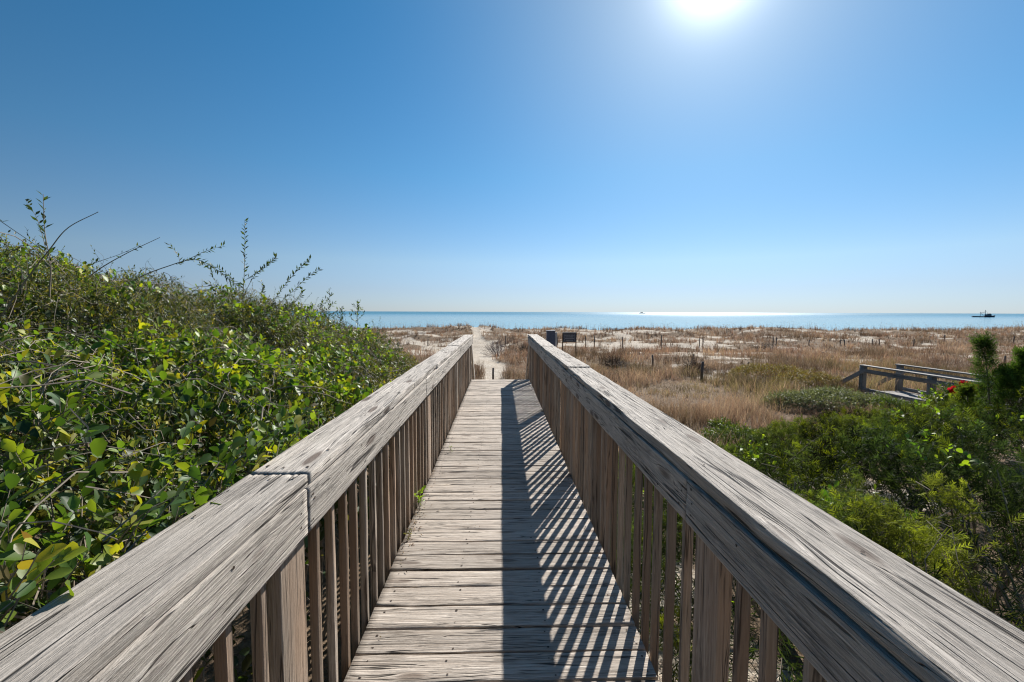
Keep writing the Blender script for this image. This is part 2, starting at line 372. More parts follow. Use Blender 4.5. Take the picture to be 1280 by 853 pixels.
# ------------------------------------------------------------------ timber
def board_mesh(name, L, Wd, T, mat, seg=0.05, nc=10, wob=0.0015, cup=0.0, relief=0.0, seed=0, nails=None, bow=0.0):
    """board with its long axis on local X, top face towards +Z, soft worn edges"""
    r = np.random.default_rng(seed)
    # profile round the cross-section
    b = min(T, Wd) * 0.10
    top = [(y, T / 2) for y in np.linspace(-Wd / 2 + b, Wd / 2 - b, nc)]
    side = [(Wd / 2 - b * .3, T / 2 - b * .3), (Wd / 2, T / 2 - b), (Wd / 2, -T / 2 + b), (Wd / 2 - b * .4, -T / 2 + b * .2)]
    bot = [(y, -T / 2) for y in np.linspace(Wd / 2 - b, -Wd / 2 + b, 3)]
    side2 = [(-y, z) for (y, z) in reversed(side)]
    prof = np.array(top + side + bot + side2); k = len(prof)
    n = max(2, int(L / seg) + 1); xs = np.linspace(-L / 2, L / 2, n)
    Xg = np.repeat(xs[:, None], k, 1); Yg = np.repeat(prof[None, :, 0], n, 0); Zg = np.repeat(prof[None, :, 1], n, 0)
    s = seed * 3.7
    arc = np.arange(k)[None, :] * 0.8 + 0 * Xg
    Yn = Yg + (vnoise(Xg + s, arc, 0.22, 1) - .5) * 2 * wob * (np.abs(Yg) > Wd / 2 - b * 1.5) + (vnoise(Xg + s, 0 * arc, 0.9, 2) - .5) * bow
    Zn = Zg + (vnoise(Xg + s, arc, 0.18, 3) - .5) * 2 * wob * 0.6
    Zn = Zn + cup * ((Yg / (Wd / 2)) ** 2) * 1.0
    if relief:
        yy = Yg + 0.02 * (vnoise(Xg + s, Yg * 4, 0.5, 6) - .5)
        g = fbm(yy * 1.0 + s, Xg * 0.03, 0.02, 7, 3)
        Zn = Zn + relief * (g - 0.5) * 2 * (Zg > T / 2 - 1e-5)
    V = np.stack([Xg, Yn, Zn], -1).reshape(-1, 3)
    i, j = np.meshgrid(np.arange(n - 1), np.arange(k), indexing='ij')
    F = np.stack([i * k + j, (i + 1) * k + j, (i + 1) * k + (j + 1) % k, i * k + (j + 1) % k], -1).reshape(-1, 4)
    nf = [F, np.array([list(range(k))]), np.array([[(n - 1) * k + q for q in reversed(range(k))]])]
    mi = [0] * (len(F) + 2); VV = [V]; c = len(V); mats = [mat]
    if nails:
        mats = [mat, M_NAIL]; fs = []
        for (x, y) in nails:
            rr = r.uniform(0.0032, 0.0055); a0 = r.uniform(0, 6); m = 8
            p = [(x + rr * r.uniform(.7, 1.5) * math.cos(a0 + q * 2 * math.pi / m), y + rr * r.uniform(.6, 1.2) * math.sin(a0 + q * 2 * math.pi / m), T / 2 + relief + 0.0012 + cup * (y / (Wd / 2)) ** 2) for q in range(m)]
            VV.append(np.array(p)); fs.append(list(range(c, c + m))); c += m; mi.append(1)
        nf.append(np.array(fs))
    return np_mesh(name, np.concatenate(VV), nf, mats, smooth=False, matidx=mi)
def smooth_all(me): me.polygons.foreach_set('use_smooth', np.ones(len(me.polygons), bool))
HALF = math.pi / 2
XL, XR = -0.604, 0.622            # inner faces of the balusters
Y0, Y1 = -1.75, 9.08              # rail ends
bw = empty('boardwalk', (0, 0, 0), 'long straight weathered grey plank deck running from the camera towards the beach', 'boardwalk')
pitch = 0.1458; y = 1.569 - pitch * 22 + pitch / 2; i = 0
while y < 8.97:
    w = pitch - random.uniform(0.006, 0.013)
    nl = []
    for xj in (-0.55, -0.215, 0.20, 0.57):
        for yy in (-0.042, 0.038):
            if random.random() < 0.9: nl.append((xj + random.uniform(-.012, .012), yy + random.uniform(-.008, .008)))
    m = board_mesh('deck_board', XR - XL - random.uniform(0.004, 0.012), w, 0.038, W_DECK, 0.04, 7, 0.0032, random.choice((-1, 1)) * random.uniform(0, .0018), 0.0006, 100 + i, nl, 0.006)
    smooth_all(m) if False else None
    obj('deck_board', m, bw, (0.5 * (XL + XR), y, -0.019 + random.uniform(-.0025, .0025)), (random.uniform(-.008, .008), random.uniform(-.002, .002), random.uniform(-.003, .003)))
    y += pitch; i += 1
for xs_ in (XL + 0.020, -0.215, 0.20, XR - 0.020):
    obj('stringer', board_mesh('stringer', Y1 - Y0 - .2, 0.185, 0.036, W_FAR, 0.5, 3, 0.001, seed=7), bw, (xs_, (Y0 + Y1) / 2, -0.135), (HALF, 0, HALF))
for yp in (-1.2, 1.24, 3.68, 6.12, 8.6):
    for xs_ in (XL + 0.085, XR - 0.085):
        obj('pile', board_mesh('pile', 1.15, 0.09, 0.09, W_FAR, 0.3, 3, 0.001, seed=9), bw, (xs_, yp + .02, -0.62 - 0.01), (0, HALF, 0))

POSTS_Y = [-1.20, 1.24, 3.68, 6.12, 8.60]
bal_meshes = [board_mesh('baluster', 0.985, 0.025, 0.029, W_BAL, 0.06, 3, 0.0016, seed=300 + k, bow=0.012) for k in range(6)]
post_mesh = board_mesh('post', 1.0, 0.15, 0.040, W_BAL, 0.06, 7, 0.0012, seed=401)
def railing(side, label, joints_cap, joints_fas, cap_in, cap_out, seed):
    rl = empty('railing', (XL if side < 0 else XR, Y0, 0), label, 'railing')
    base = rl.location.copy()
    r = random.Random(seed)
    inner = XL if side < 0 else XR
    def put(name, me, loc, rot): return obj(name, me, rl, Vector(loc) - base, rot)
    xb = inner + side * 0.0155 + side * 0.001
    # balusters (outside the fascia board), foot lapped over the stringer
    for a, b in zip([Y0 - 0.1] + POSTS_Y, POSTS_Y + [Y1 + 0.03]):
        y = a + 0.17
        while y < b - 0.13:
            if not (side > 0 and abs(y - 4.5) < 0.055):
                q = r.uniform(-.013, .013) if side > 0 else r.uniform(-.009, .009)
                put('baluster', bal_meshes[r.randrange(6)], (xb + side * r.uniform(0, .004), y + q, 0.385 + r.uniform(-.004, .004)), (r.uniform(-.012, .012), -HALF if r.random() < .5 else HALF, 0))
            y += 0.132
    for yp in POSTS_Y:
        put('post', post_mesh, (xb + side * .006, yp, 0.385), (0, -HALF, 0) if side < 0 else (0, HALF, 0))
    # end post
    put('post', board_mesh('post', 1.05, 0.089, 0.089, W_BAL, .06, 5, .0015, seed=seed), (inner + side * .046, Y1 - .02, .345), (0, HALF, 0))
    # fascia boards
    js = [Y0] + joints_fas + [Y1 + .01]
    for k in range(len(js) - 1):
        L = js[k + 1] - js[k] - 0.004
        nl = []
        for e in (-1, 1):
            for zz in (-.045, -.012, .03): nl.append((e * (L / 2 - .035 + r.uniform(-.012, .012)), zz + r.uniform(-.01, .01)))
        n_ = int(L / .6)
        for q in range(n_): nl.append((-L / 2 + .6 * (q + .5) + r.uniform(-.1, .1), r.uniform(-.05, .05)))
        me = board_mesh('fascia_board', L, 0.138, 0.037, W_CAP, 0.025, 16, 0.002, 0.0006, 0.0007, seed + 10 + k, nl, 0.004)
        # local +Z must face the walkway
        rot = Matrix.Identity(3)
        ax = Vector((-side, 0, 0)); X = Vector((0, 1, 0)) if side > 0 else Vector((0, -1, 0)); Yv = ax.cross(X)
        M3 = Matrix((X, Yv, ax)).transposed()
        put('fascia_board', me, (inner - side * 0.0195, (js[k] + js[k + 1]) / 2 + .002, 0.9 - .069), M3.to_euler())
    # cap boards
    js = [Y0 - .02] + joints_cap + [Y1 + .07]
    wdt = abs(cap_out - cap_in)
    for k in range(len(js) - 1):
        L = js[k + 1] - js[k] - 0.005
        nl = []
        for e in (-1, 1):
            for zz in (-.06, .0, .055): nl.append((e * (L / 2 - .04 + r.uniform(-.015, .015)), zz * wdt / .17 + r.uniform(-.01, .01)))
        for q in range(int(L / .5)): nl.append((-L / 2 + .5 * (q + .5) + r.uniform(-.1, .1), r.choice((-1, 1)) * r.uniform(.02, .07)))
        me = board_mesh('cap_board', L, wdt + r.uniform(-.002, .002), 0.038, W_CAP, 0.02, 34, 0.003, r.uniform(.0005, .002), 0.0016, seed + 40 + k, nl, 0.014)
        put('cap_board', me, ((cap_in + cap_out) / 2 + r.uniform(-.002, .002), (js[k] + js[k + 1]) / 2, 0.921 + r.uniform(-.001, .002)), (0, r.uniform(-.008, .008), HALF + r.uniform(-.0012, .0012)))
    return rl
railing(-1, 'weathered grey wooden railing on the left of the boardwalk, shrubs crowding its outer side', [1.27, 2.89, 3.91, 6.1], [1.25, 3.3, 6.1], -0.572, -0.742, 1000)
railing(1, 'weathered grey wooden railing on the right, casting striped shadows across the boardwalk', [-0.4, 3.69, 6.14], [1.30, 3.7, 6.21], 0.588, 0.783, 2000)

# stairs down to the sand
st = empty('stairs', (0, 9.1, 0), 'short wooden stairs dropping from the far end of the boardwalk to the sandy path', 'stairs')
for k in range(5):
    obj('tread', board_mesh('tread', 1.16, 0.27, 0.038, W_DECK, .1, 5, .002, seed=500 + k), st, (0.01, 0.10 + 0.26 * k, -0.19 - 0.185 * k))
for sx in (-0.55, 0.57):
    m = MB(); M3 = Matrix.Rotation(-math.atan2(0.185, 0.26), 3, 'X'); m.box((0, 0, 0), (0.036, 1.5, 0.24), M3)
    obj('stair_stringer', m.mesh('stair_stringer', W_FAR), st, (sx, 0.60, -0.60))
ang = -math.atan2(1.1, 1.35)
for sx in (XL - .019, XR + .019):
    me = board_mesh('handrail', 1.72, 0.13, 0.038, W_CAP, .05, 7, .002, seed=520)
    X = Vector((0, math.cos(ang), math.sin(ang))); Z = Vector((1, 0, 0)); Yv = Z.cross(X)
    obj('handrail', me, st, (sx, 0.66, 0.32), Matrix((X, Yv, Z)).transposed().to_euler())
    obj('post', board_mesh('post', 1.1, .089, .089, W_BAL, .1, 4, .002, seed=521), st, (sx + (-.065 if sx < 0 else .065), 1.28, -0.68), (0, HALF, 0))
    for k in range(8):
        yy = .12 + .14 * k
        obj('baluster', board_mesh('baluster', .85, .038, .038, W_BAL, .1, 3, .001, seed=530), st, (sx + (-.039 if sx < 0 else .039), yy, 0.34 - yy * .80 - .0), (0, HALF, 0))

# ------------------------------------------------------------------ foliage tools
def norm(a): return a / np.maximum(np.linalg.norm(a, axis=-1, keepdims=True), 1e-9)
OVAL = (np.array([[0, 0, 0], [.22, .30, .05], [.22, 0, 0], [.22, -.30, .05], [.62, .46, .09], [.62, 0, .0], [.62, -.46, .09], [.92, .22, .03], [1.0, 0, -.05], [.92, -.22, .03]]),
        [np.array([[2, 5, 4, 1], [2, 3, 6, 5], [5, 8, 7, 4], [5, 6, 9, 8]]), np.array([[0, 2, 1], [0, 3, 2]])])
SMALL = (np.array([[0, 0, 0], [.45, .34, .06], [1, 0, 0], [.45, -.34, .06], [.5, 0, -.02]]), [np.array([[0, 4, 2, 1], [0, 3, 2, 4]])])
NEED = (np.array([[0, -.5, 0], [0, .5, 0], [.6, .5, 0], [1, 0, 0], [.6, -.5, 0]]), [np.array([[0, 4, 2, 1]]), np.array([[4, 3, 2]])])
def instances(tpl, P, D, N, L, Wd, colr):
    """place the template at P, x-axis D, normal ~N, sizes L,Wd -> V, faces, colours"""
    T, fs = tpl; n = len(P)
    D = norm(D); S = norm(np.cross(N, D)); N2 = np.cross(D, S)
    L = np.broadcast_to(L, (n,))[:, None, None]; Wd = np.broadcast_to(Wd, (n,))[:, None, None]
    V = P[:, None, :] + D[:, None, :] * (T[None, :, 0:1] * L) + S[:, None, :] * (T[None, :, 1:2] * Wd) + N2[:, None, :] * (T[None, :, 2:3] * L)
    k = len(T); off = (np.arange(n) * k)[:, None, None]
    F = [(f[None] + off).reshape(-1, f.shape[1]) for f in fs]
    C = np.repeat(colr, k, 0)
    return V.reshape(-1, 3), F, C
class Fol:
    def __init__(s): s.V = []; s.F = []; s.C = []; s.n = 0
    def add(s, V, F, C):
        s.V.append(V); s.F += [f + s.n for f in F]; s.C.append(C); s.n += len(V)
    def build(s, name, mat, parent, loc=(0, 0, 0)):
        if not s.V: return None
        V = np.concatenate(s.V) - np.array(loc)[None]
        tr = [f for f in s.F if f.shape[1] == 3]; qd = [f for f in s.F if f.shape[1] == 4]
        fs = ([np.concatenate(qd)] if qd else []) + ([np.concatenate(tr)] if tr else [])
        return obj(name, np_mesh(name, V, fs, mat, col=np.concatenate(s.C)), parent)
def palette(n, cols, wts, jit=0.25, r=rng):
    cols = np.array(cols); k = r.choice(len(cols), n, p=np.array(wts) / np.sum(wts))
    return cols[k] * (1 + jit * (r.random((n, 1)) - .5) * 2) * (1 + 0.12 * (r.random((n, 3)) - .5))
BROAD = ([(.03, .065, .018), (.06, .12, .025), (.12, .20, .03), (.26, .33, .035), (.5, .44, .04), (.16, .10, .05)], [.28, .28, .21, .15, .05, .03])
YAUP = ([(.05, .07, .032), (.08, .105, .042), (.13, .155, .05), (.26, .26, .05), (.48, .40, .04), (.20, .155, .10)], [.32, .30, .18, .09, .05, .08])
def twigs(P, D, length, nleaf, tpl, L, Wd, pal, fol, stems=None, spread=1.0, r=rng, srad=0.0012, stem_every=1, tipbright=0.0):
    """leafy twigs starting at P in direction D; leaves alternate along each"""
    n = len(P)
    bend = norm(D + 0.35 * r.normal(size=(n, 3)))
    Ls = np.broadcast_to(length, (n,)) * (0.7 + .6 * r.random(n))
    t = (np.arange(nleaf) + .6) / nleaf
    pos = P[:, None, :] + D[:, None, :] * (Ls[:, None, None] * t[None, :, None] * (1 - .5 * t[None, :, None])) + bend[:, None, :] * (Ls[:, None, None] * .5 * t[None, :, None] ** 2)
    ax = norm(D[:, None, :] * (1 - t[None, :, None]) + bend[:, None, :] * t[None, :, None])
    rnd = r.normal(size=(n, nleaf, 3)); side = norm(np.cross(ax, rnd))
    ld = norm(ax * (0.55 + .5 * t[None, :, None]) + side * spread + np.array([0, 0, .12]))
    nn = norm(np.cross(ld, np.cross(ax, ld)) + 0.45 * r.normal(size=(n, nleaf, 3)) + np.array([0.15, 0.0, .55]))
    m = n * nleaf
    sz = (0.6 + .7 * r.random(m)) * np.repeat((0.8 + .4 * r.random(n)), nleaf)
    twc = palette(n, *pal, r=r); lc = palette(m, *pal, r=r)
    c = 0.55 * np.repeat(twc, nleaf, 0) + .45 * lc
    fol.add(*instances(tpl, pos.reshape(-1, 3), ld.reshape(-1, 3), nn.reshape(-1, 3), L * sz, Wd * sz, c))
    if stems is not None:
        for i in range(0, n, stem_every):
            pts = [P[i] - D[i] * Ls[i] * .5, P[i], P[i] + D[i] * Ls[i] * .4 + bend[i] * Ls[i] * .1, pos[i, -1]]
            stems.tube(pts, srad * 1.6, srad * .6, 3)
def idw(pts, x, y, power=3.0):
    pts = np.array(pts, float); d2 = (x[..., None] - pts[:, 0]) ** 2 + (y[..., None] - pts[:, 1]) ** 2 + 0.15
    w = d2 ** (-power / 2 * 1.0); return (w * pts[:, 2]).sum(-1) / w.sum(-1)

# ------------------------------------------------------------------ left thicket
LH = [(-3.7, 3.2, 1.80), (-3.9, 4, 1.80), (-3.9, 5, 1.76), (-3.6, 6, 1.60), (-3.4, 6.5, 1.46), (-2.9, 7, 1.30), (-2.43, 7.5, 1.10), (-2.0, 7.5, .82), (-1.26, 6.5, .52),
      (-.85, -.6, .86), (-.85, .3, .87), (-.85, 1, .87), (-.85, 1.8, .86), (-.85, 2.6, .78), (-.85, 3.5, .72), (-.85, 4.5, .62), (-.85, 5.5, .5), (-.85, 6.5, .3), (-.9, 7.5, -.1), (-1, 8.3, -.6),
      (-2, 0, 1.15), (-2, 1.2, 1.12), (-2, 2.4, 1.12), (-2, 3.6, 1.10), (-2, 4.8, 1.05), (-2, 6, .95), (-1.4, 3, .95), (-1.4, 4.6, .85), (-1.4, 1.2, 1.0), (-1.4, 0, 1.0),
      (-5.5, 3, 1.9), (-5.5, 6, 1.55), (-4.5, 7.8, 1.1), (-3, 8.3, .6), (-2, 8.8, -.1), (-5, 9.8, .2), (-7, 8, .8), (-7.5, 4, 1.7), (-3.8, 1, 1.7), (-3, 2, 1.45), (-3, 4, 1.45), (-3, 5.3, 1.40),
      (-3.8, -1, 1.7), (-2, -1, 1.15), (-9, 6, 1.0), (-1.2, 9.5, -1.1), (-3.5, 10.5, -1.0), (-7, 11.5, -1), (-10, 9, -.6), (-2.8, 0, 1.4)]
def domes(x, y, C_, r_, seed):
    x_ = x + .35 * (fbm(x, y, .7, seed, 2) - .5); y_ = y + .35 * (fbm(x, y, .7, seed + 3, 2) - .5)
    d = np.sqrt(((x_[..., None] - C_[:, 0]) ** 2 + (y_[..., None] - C_[:, 1]) ** 2)).min(-1) / r_
    return np.sqrt(np.clip(1 - d ** 2, 0, 1))
_r = np.random.default_rng(77)
LD = np.stack([_r.uniform(-7, -1.2, 60), _r.uniform(-1, 9, 60)], -1); RD = np.stack([_r.uniform(1.4, 8, 42), _r.uniform(.2, 7.2, 42)], -1)
def relax(D_, x0, x1, y0, y1):
    for _ in range(30):
        v = D_[:, None] - D_[None]; q = np.sqrt((v ** 2).sum(-1)) + np.eye(len(D_)) * 9
        D_ = D_ + (v / q[..., None] * np.clip(1.0 - q, 0, 1)[..., None]).sum(1) * .3
    return D_
LD = relax(LD, 0, 0, 0, 0); RD = relax(RD, 0, 0, 0, 0)
def LHf(x, y): return idw(LH, x, y) + .42 * (domes(x, y, LD, .75, 121) - .62) * sstep(-1.0, -1.5, x) + 0.20 * (fbm(x, y, 0.8, 31, 3) - .5) * 2 * sstep(-.85, -1.6, x) + 0.04 * (fbm(x, y, .3, 33, 2) - .5)
left_shrubs = [
    # name, centre, species, label, category
    ('broadleaf_shrub', (-1.35, .55), 'b', 'broad-leaved dark green shrub spilling over the nearest stretch of the left rail', 'shrub'),
    ('broadleaf_shrub', (-1.7, 1.75), 'b', 'broad-leaved shrub with large yellow-green leaves around a dark hollow, left of the rail', 'shrub'),
    ('broadleaf_shrub', (-3.0, 1.9), 'b', 'broad-leaved shrub with yellowing leaves at the left edge, under the arching bare stems', 'shrub'),
    ('greenbrier', (-1.45, 3.1), 'm', 'bright green vine-covered shrub against the middle of the left rail', 'shrub'),
    ('yaupon_shrub', (-3.6, 3.9), 'y', 'tall small-leaved shrub topping the thicket at the upper left with long bare stems above it', 'shrub'),
    ('yaupon_shrub', (-2.6, 4.4), 'y', 'small-leaved shrub in the middle of the left thicket with grey dead twigs', 'shrub'),
    ('yaupon_shrub', (-3.4, 5.9), 'y', 'small-leaved shrub whose leafy sprays stand highest against the sky', 'shrub'),
    ('yaupon_shrub', (-1.5, 4.9), 'm', 'glossy green shrub hugging the left rail beyond its middle', 'shrub'),
    ('yaupon_shrub', (-2.4, 6.9), 'y', 'small-leaved shrub at the far end of the thicket with two tree-like sprigs over the sea', 'shrub'),
    ('yaupon_shrub', (-1.2, 6.6), 'y', 'low rounded grey-green shrub beside the far part of the left rail', 'shrub'),
    ('yaupon_shrub', (-5.6, 6.0), 'y', 'small-leaved shrub behind the ridge of the thicket at far left', 'shrub')]
LC = np.array([s_[1] for s_ in left_shrubs])
def in_view(x, y, m=0.35): return (y > 0.1) & (x > -1.2 * y - m - .3) & (x < 1.3 * y + m + .3)
def scatter(n, x0, x1, y0, y1, r=rng): return r.uniform(x0, x1, n), r.uniform(y0, y1, n)
def hsamples(n, x0, x1, y0, y1, H, depth, keep=None, cells=None, C=LC):
    x, y = scatter(n, x0, x1, y0, y1)
    h = H(x, y); g = terrain(x, y)
    ok = h > g + .12
    if keep is not None: ok &= keep(x, y)
    x, y, h, g = x[ok], y[ok], h[ok], g[ok]
    z = h - depth * rng.random(len(x)) ** 1.6; z = np.maximum(z, g + .05)
    e = .1
    nxv = -(H(x + e, y) - h) / e; nyv = -(H(x, y + e) - h) / e
    N = norm(np.stack([nxv, nyv, np.ones(len(x))], -1))
    P = np.stack([x, y, z], -1)
    wx = x + .5 * (fbm(x, y, .6, 41) - .5); wy = y + .5 * (fbm(x, y, .6, 44) - .5)
    own = ((wx[:, None] - C[None, :, 0]) ** 2 + (wy[:, None] - C[None, :, 1]) ** 2).argmin(1)
    return P, N, own
fols = [dict(b=Fol(), s=Fol(), st=MB()) for _ in left_shrubs]
species = np.array([{'b': 0, 'm': 1, 'y': 2}[s_[2]] for s_ in left_shrubs])
def clip_rail(P): return P[:, 0] < -0.80
# broad leaves
P, N, own = hsamples(7200, -5, -.80, -1.0, 3.4, LHf, .42, lambda x, y: fbm(x, y, .45, 51, 3) > 0.36)
D = norm(N * .6 + rng.normal(size=P.shape) * .55 + np.array([.1, -.1, .45])); P = P - D * .10
for k in range(len(left_shrubs)):
    m = (own == k) & (rng.random(len(own)) < [1, .55, .12][species[k]])
    if m.any(): twigs(P[m], D[m], .17, 6, OVAL, .046, .030, BROAD, fols[k]['b'], fols[k]['st'], 1.0, srad=.0016)
# vine leaves among the rest
P, N, own = hsamples(4200, -5, -.84, 2.2, 7.5, LHf, .12, lambda x, y: fbm(x, y, .7, 53, 3) > 0.53)
D = norm(N * .5 + rng.normal(size=P.shape) * .5 + np.array([.1, -.2, .45])); P = P - D * .06
for k in range(len(left_shrubs)):
    m = (own == k) & (rng.random(len(own)) < [1, 1, .5][species[k]])
    if m.any(): twigs(P[m], D[m], .14, 5, OVAL, .042, .036, ([(.06, .13, .02), (.12, .22, .03), (.24, .32, .035), (.5, .44, .04)], [.3, .35, .27, .08]), fols[k]['b'], fols[k]['st'], 1.0, srad=.0014, stem_every=3)
# small leaves
P, N, own = hsamples(52000, -6.5, -.82, -1.0, 8.8, LHf, .38, lambda x, y: (in_view(x, y) | (rng.random(len(x)) < .15)))
D = norm(N * .45 + rng.normal(size=P.shape) * .6 + np.array([0, 0, .5])); P = P - D * .07
for k in range(len(left_shrubs)):
    m = (own == k) & (rng.random(len(own)) < [.35, .8, 1][species[k]])
    if m.any(): twigs(P[m], D[m], .12, 9, SMALL, .026, .0135, YAUP, fols[k]['s'], fols[k]['st'], .9, srad=.001, stem_every=6)
# inner foliage and twigs under the surface, shade put into darker leaf colours
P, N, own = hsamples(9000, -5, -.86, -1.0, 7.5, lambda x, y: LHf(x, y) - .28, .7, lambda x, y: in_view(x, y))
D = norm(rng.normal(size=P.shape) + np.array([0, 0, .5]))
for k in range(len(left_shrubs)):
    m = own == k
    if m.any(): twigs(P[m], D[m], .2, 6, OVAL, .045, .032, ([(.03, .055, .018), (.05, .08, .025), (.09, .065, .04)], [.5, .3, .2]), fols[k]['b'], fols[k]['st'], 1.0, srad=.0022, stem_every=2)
# behind the ridge / out of view: sparse filler
P, N, own = hsamples(3500, -11, -4.5, -1, 11, LHf, .4)
D = norm(N * .45 + rng.normal(size=P.shape) * .6 + np.array([0, 0, .5])); P = P - D * .07
for k in range(len(left_shrubs)):
    m = own == k
    if m.any(): twigs(P[m], D[m], .2, 9, SMALL, .045, .025, YAUP, fols[k]['s'], None, .9)
nO = 70; yo = np.concatenate([rng.uniform(.35, 2.3, 50), rng.uniform(.55, .75, 20)]); gp = vnoise(yo * 0, yo, .25, 7) > .35; yo = yo[gp]; nO = len(yo)
P = np.stack([rng.uniform(-.86, -.79, nO), yo, rng.uniform(.88, .97, nO)], -1); D = norm(np.stack([rng.uniform(-.1, .7, nO), rng.normal(size=nO) * .5, rng.uniform(.3, .9, nO)], -1))
twigs(P, D, .10, 4, OVAL, .042, .027, BROAD, fols[0]['b'], fols[0]['st'], 1.0, srad=.0015)
# woody stems inside, and grey dead stems lying over the surface
r = random.Random(9)
for k, s_ in enumerate(left_shrubs):
    cx, cy = s_[1]; g = tz(cx, cy)
    for q in range(16):
        a = r.uniform(0, 6.28); rad = r.uniform(.3, 1.1); ex, ey = cx + rad * math.cos(a), cy + rad * math.sin(a)
        if ex > -.95: ex = -.95 - r.random() * .2
        top = float(LHf(np.array([ex]), np.array([ey]))[0]) - .1
        bx, by = cx + .15 * math.cos(a), cy + .15 * math.sin(a)
        pts = [(bx + (ex - bx) * t + r.uniform(-.04, .04), by + (ey - by) * t + r.uniform(-.04, .04), g - .1 + (top - g) * (t ** .75)) for t in (0, .25, .5, .75, 1)]
        fols[k]['st'].tube(pts, r.uniform(.008, .018), .004, 5)
    for q in range(60 if k > 0 else 18):
        x = cx + r.uniform(-.9, .9); y = cy + r.uniform(-.9, .9)
        if x > -1.0 or y < .3: continue
        a = r.uniform(0, 6.28); L = r.uniform(.15, .6); pts = []
        z0 = r.uniform(-.06, .05)
        for t in np.linspace(0, 1, 6):
            xx = x + L * t * math.cos(a + t * .8) + r.uniform(-.012, .012); yy = y + L * t * math.sin(a + t * .8) + r.uniform(-.012, .012); xx = min(xx, -.86)
            pts.append((xx, yy, float(LHf(np.array([xx]), np.array([yy]))[0]) + z0 + .10 * math.sin(t * 3.1) * r.uniform(.3, 1)))
        fols[k]['st'].tube(pts, r.uniform(.0018, .004), .0012, 4)
def catm(pts, n=10):
    pts = [Vector(p) for p in pts]; out = []
    P_ = [pts[0] * 2 - pts[1]] + pts + [pts[-1] * 2 - pts[-2]]
    for i in range(1, len(P_) - 2):
        for q in range(n):
            t = q / n; a, b, c, d = P_[i - 1:i + 3]
            out.append(0.5 * ((2 * b) + (c - a) * t + (2 * a - 5 * b + 4 * c - d) * t * t + (3 * b - a - 3 * c + d) * t ** 3))
    out.append(pts[-1]); return out
def sprig(k, pix, Y, rad, leaf=0.0, dens=60, start=0.2, tpl=SMALL, pal=YAUP, dz=0.0):
    """a standing shoot along a curve, leaves on the outer part"""
    pts = [at(px, py, Y + dz * i) for i, (px, py) in enumerate(pix)]
    c = catm(pts, 8); fols[k]['st'].tube(c, rad, rad * .35, 5)
    if leaf:
        A = np.array([tuple(p) for p in c]); seg = np.linalg.norm(np.diff(A, axis=0), axis=1).sum(); n = max(4, int(seg * dens * (1 - start)))
        t = start + (1 - start) * (np.arange(n) + rng.random(n)) / n; ii = np.clip((t * (len(A) - 1)).astype(int), 0, len(A) - 2); f = (t * (len(A) - 1) - ii)[:, None]
        Pp = A[ii] * (1 - f) + A[ii + 1] * f; ax = norm(A[ii + 1] - A[ii]); side = norm(np.cross(ax, rng.normal(size=ax.shape)))
        ld = norm(ax * .7 + side * .8); nn = norm(rng.normal(size=ax.shape) * .6 + np.array([0, 0, 1.]))
        leaf *= 1.65; sz = .6 + .6 * rng.random(n); col = palette(n, *pal)
        fols[k]['s' if tpl is SMALL else 'b'].add(*instances(tpl, Pp, ld, nn, leaf * sz, leaf * .48 * sz, col))
DK = ([(.035, .06, .025), (.06, .10, .03), (.12, .16, .04)], [.4, .4, .2])
sprig(2, [(62, 372), (63, 330), (56, 290), (54, 243)], 2.7, .004, .032, 60, .25, SMALL, DK)
sprig(2, [(62, 330), (48, 278), (32, 250)], 2.7, .002, .028, 60, .35, SMALL, DK)
sprig(2, [(-15, 420), (8, 386), (40, 340), (62, 312), (85, 285), (123, 265)], 2.6, .005)
sprig(2, [(-20, 262), (10, 283), (50, 310), (105, 345)], 2.8, .0025, .025, 12, .1, SMALL, DK)
sprig(2, [(-8, 285), (10, 310), (25, 335), (35, 370)], 2.8, .0025, .032, 45, .1, SMALL, DK)
sprig(4, [(100, 356), (125, 336), (160, 316), (200, 297)], 3.9, .0055)
sprig(4, [(105, 345), (112, 332), (150, 318), (176, 306)], 3.9, .003, .03, 30, .3, SMALL, DK)
sprig(4, [(130, 385), (165, 352), (210, 333), (245, 325), (275, 340), (300, 360)], 4.3, .0055, .033, 75, .45, SMALL, DK)
sprig(4, [(225, 330), (222, 318), (211, 305)], 4.3, .002, .03, 60, .1, SMALL, DK)
sprig(4, [(228, 328), (255, 315), (280, 307)], 4.3, .002, .03, 70, .1, SMALL, DK)
sprig(4, [(113, 350), (130, 325), (117, 310)], 4.1, .0014)
sprig(4, [(183, 346), (182, 330), (189, 322)], 4.2, .0012)
sprig(6, [(302, 410), (304, 370), (306, 320), (306, 275)], 5.2, .0045, .034, 62, .15, SMALL, DK)
sprig(6, [(302, 375), (318, 345), (335, 332), (345, 320)], 5.2, .003, .034, 62, .2, SMALL, DK)
sprig(6, [(302, 378), (290, 350), (272, 335), (250, 330)], 5.1, .003, .034, 62, .2, SMALL, DK)
sprig(6, [(303, 370), (285, 366), (268, 350), (262, 335)], 5.1, .003, .032, 62, .1, SMALL, DK)
sprig(6, [(304, 352), (325, 338), (345, 322)], 5.2, .003, .03, 62, .1, SMALL, DK)
sprig(6, [(320, 415), (345, 372), (370, 340), (388, 324)], 5.6, .004, .036, 70, .3, SMALL, DK)
sprig(6, [(335, 392), (365, 365), (385, 346), (399, 336)], 5.6, .003, .036, 70, .2, SMALL, DK)
sprig(6, [(350, 400), (360, 385), (375, 372), (378, 360)], 5.6, .003, .036, 80, .1, SMALL, DK)
sprig(6, [(290, 400), (272, 372), (268, 358), (258, 355)], 5.3, .003, .034, 70, .2, SMALL, DK)
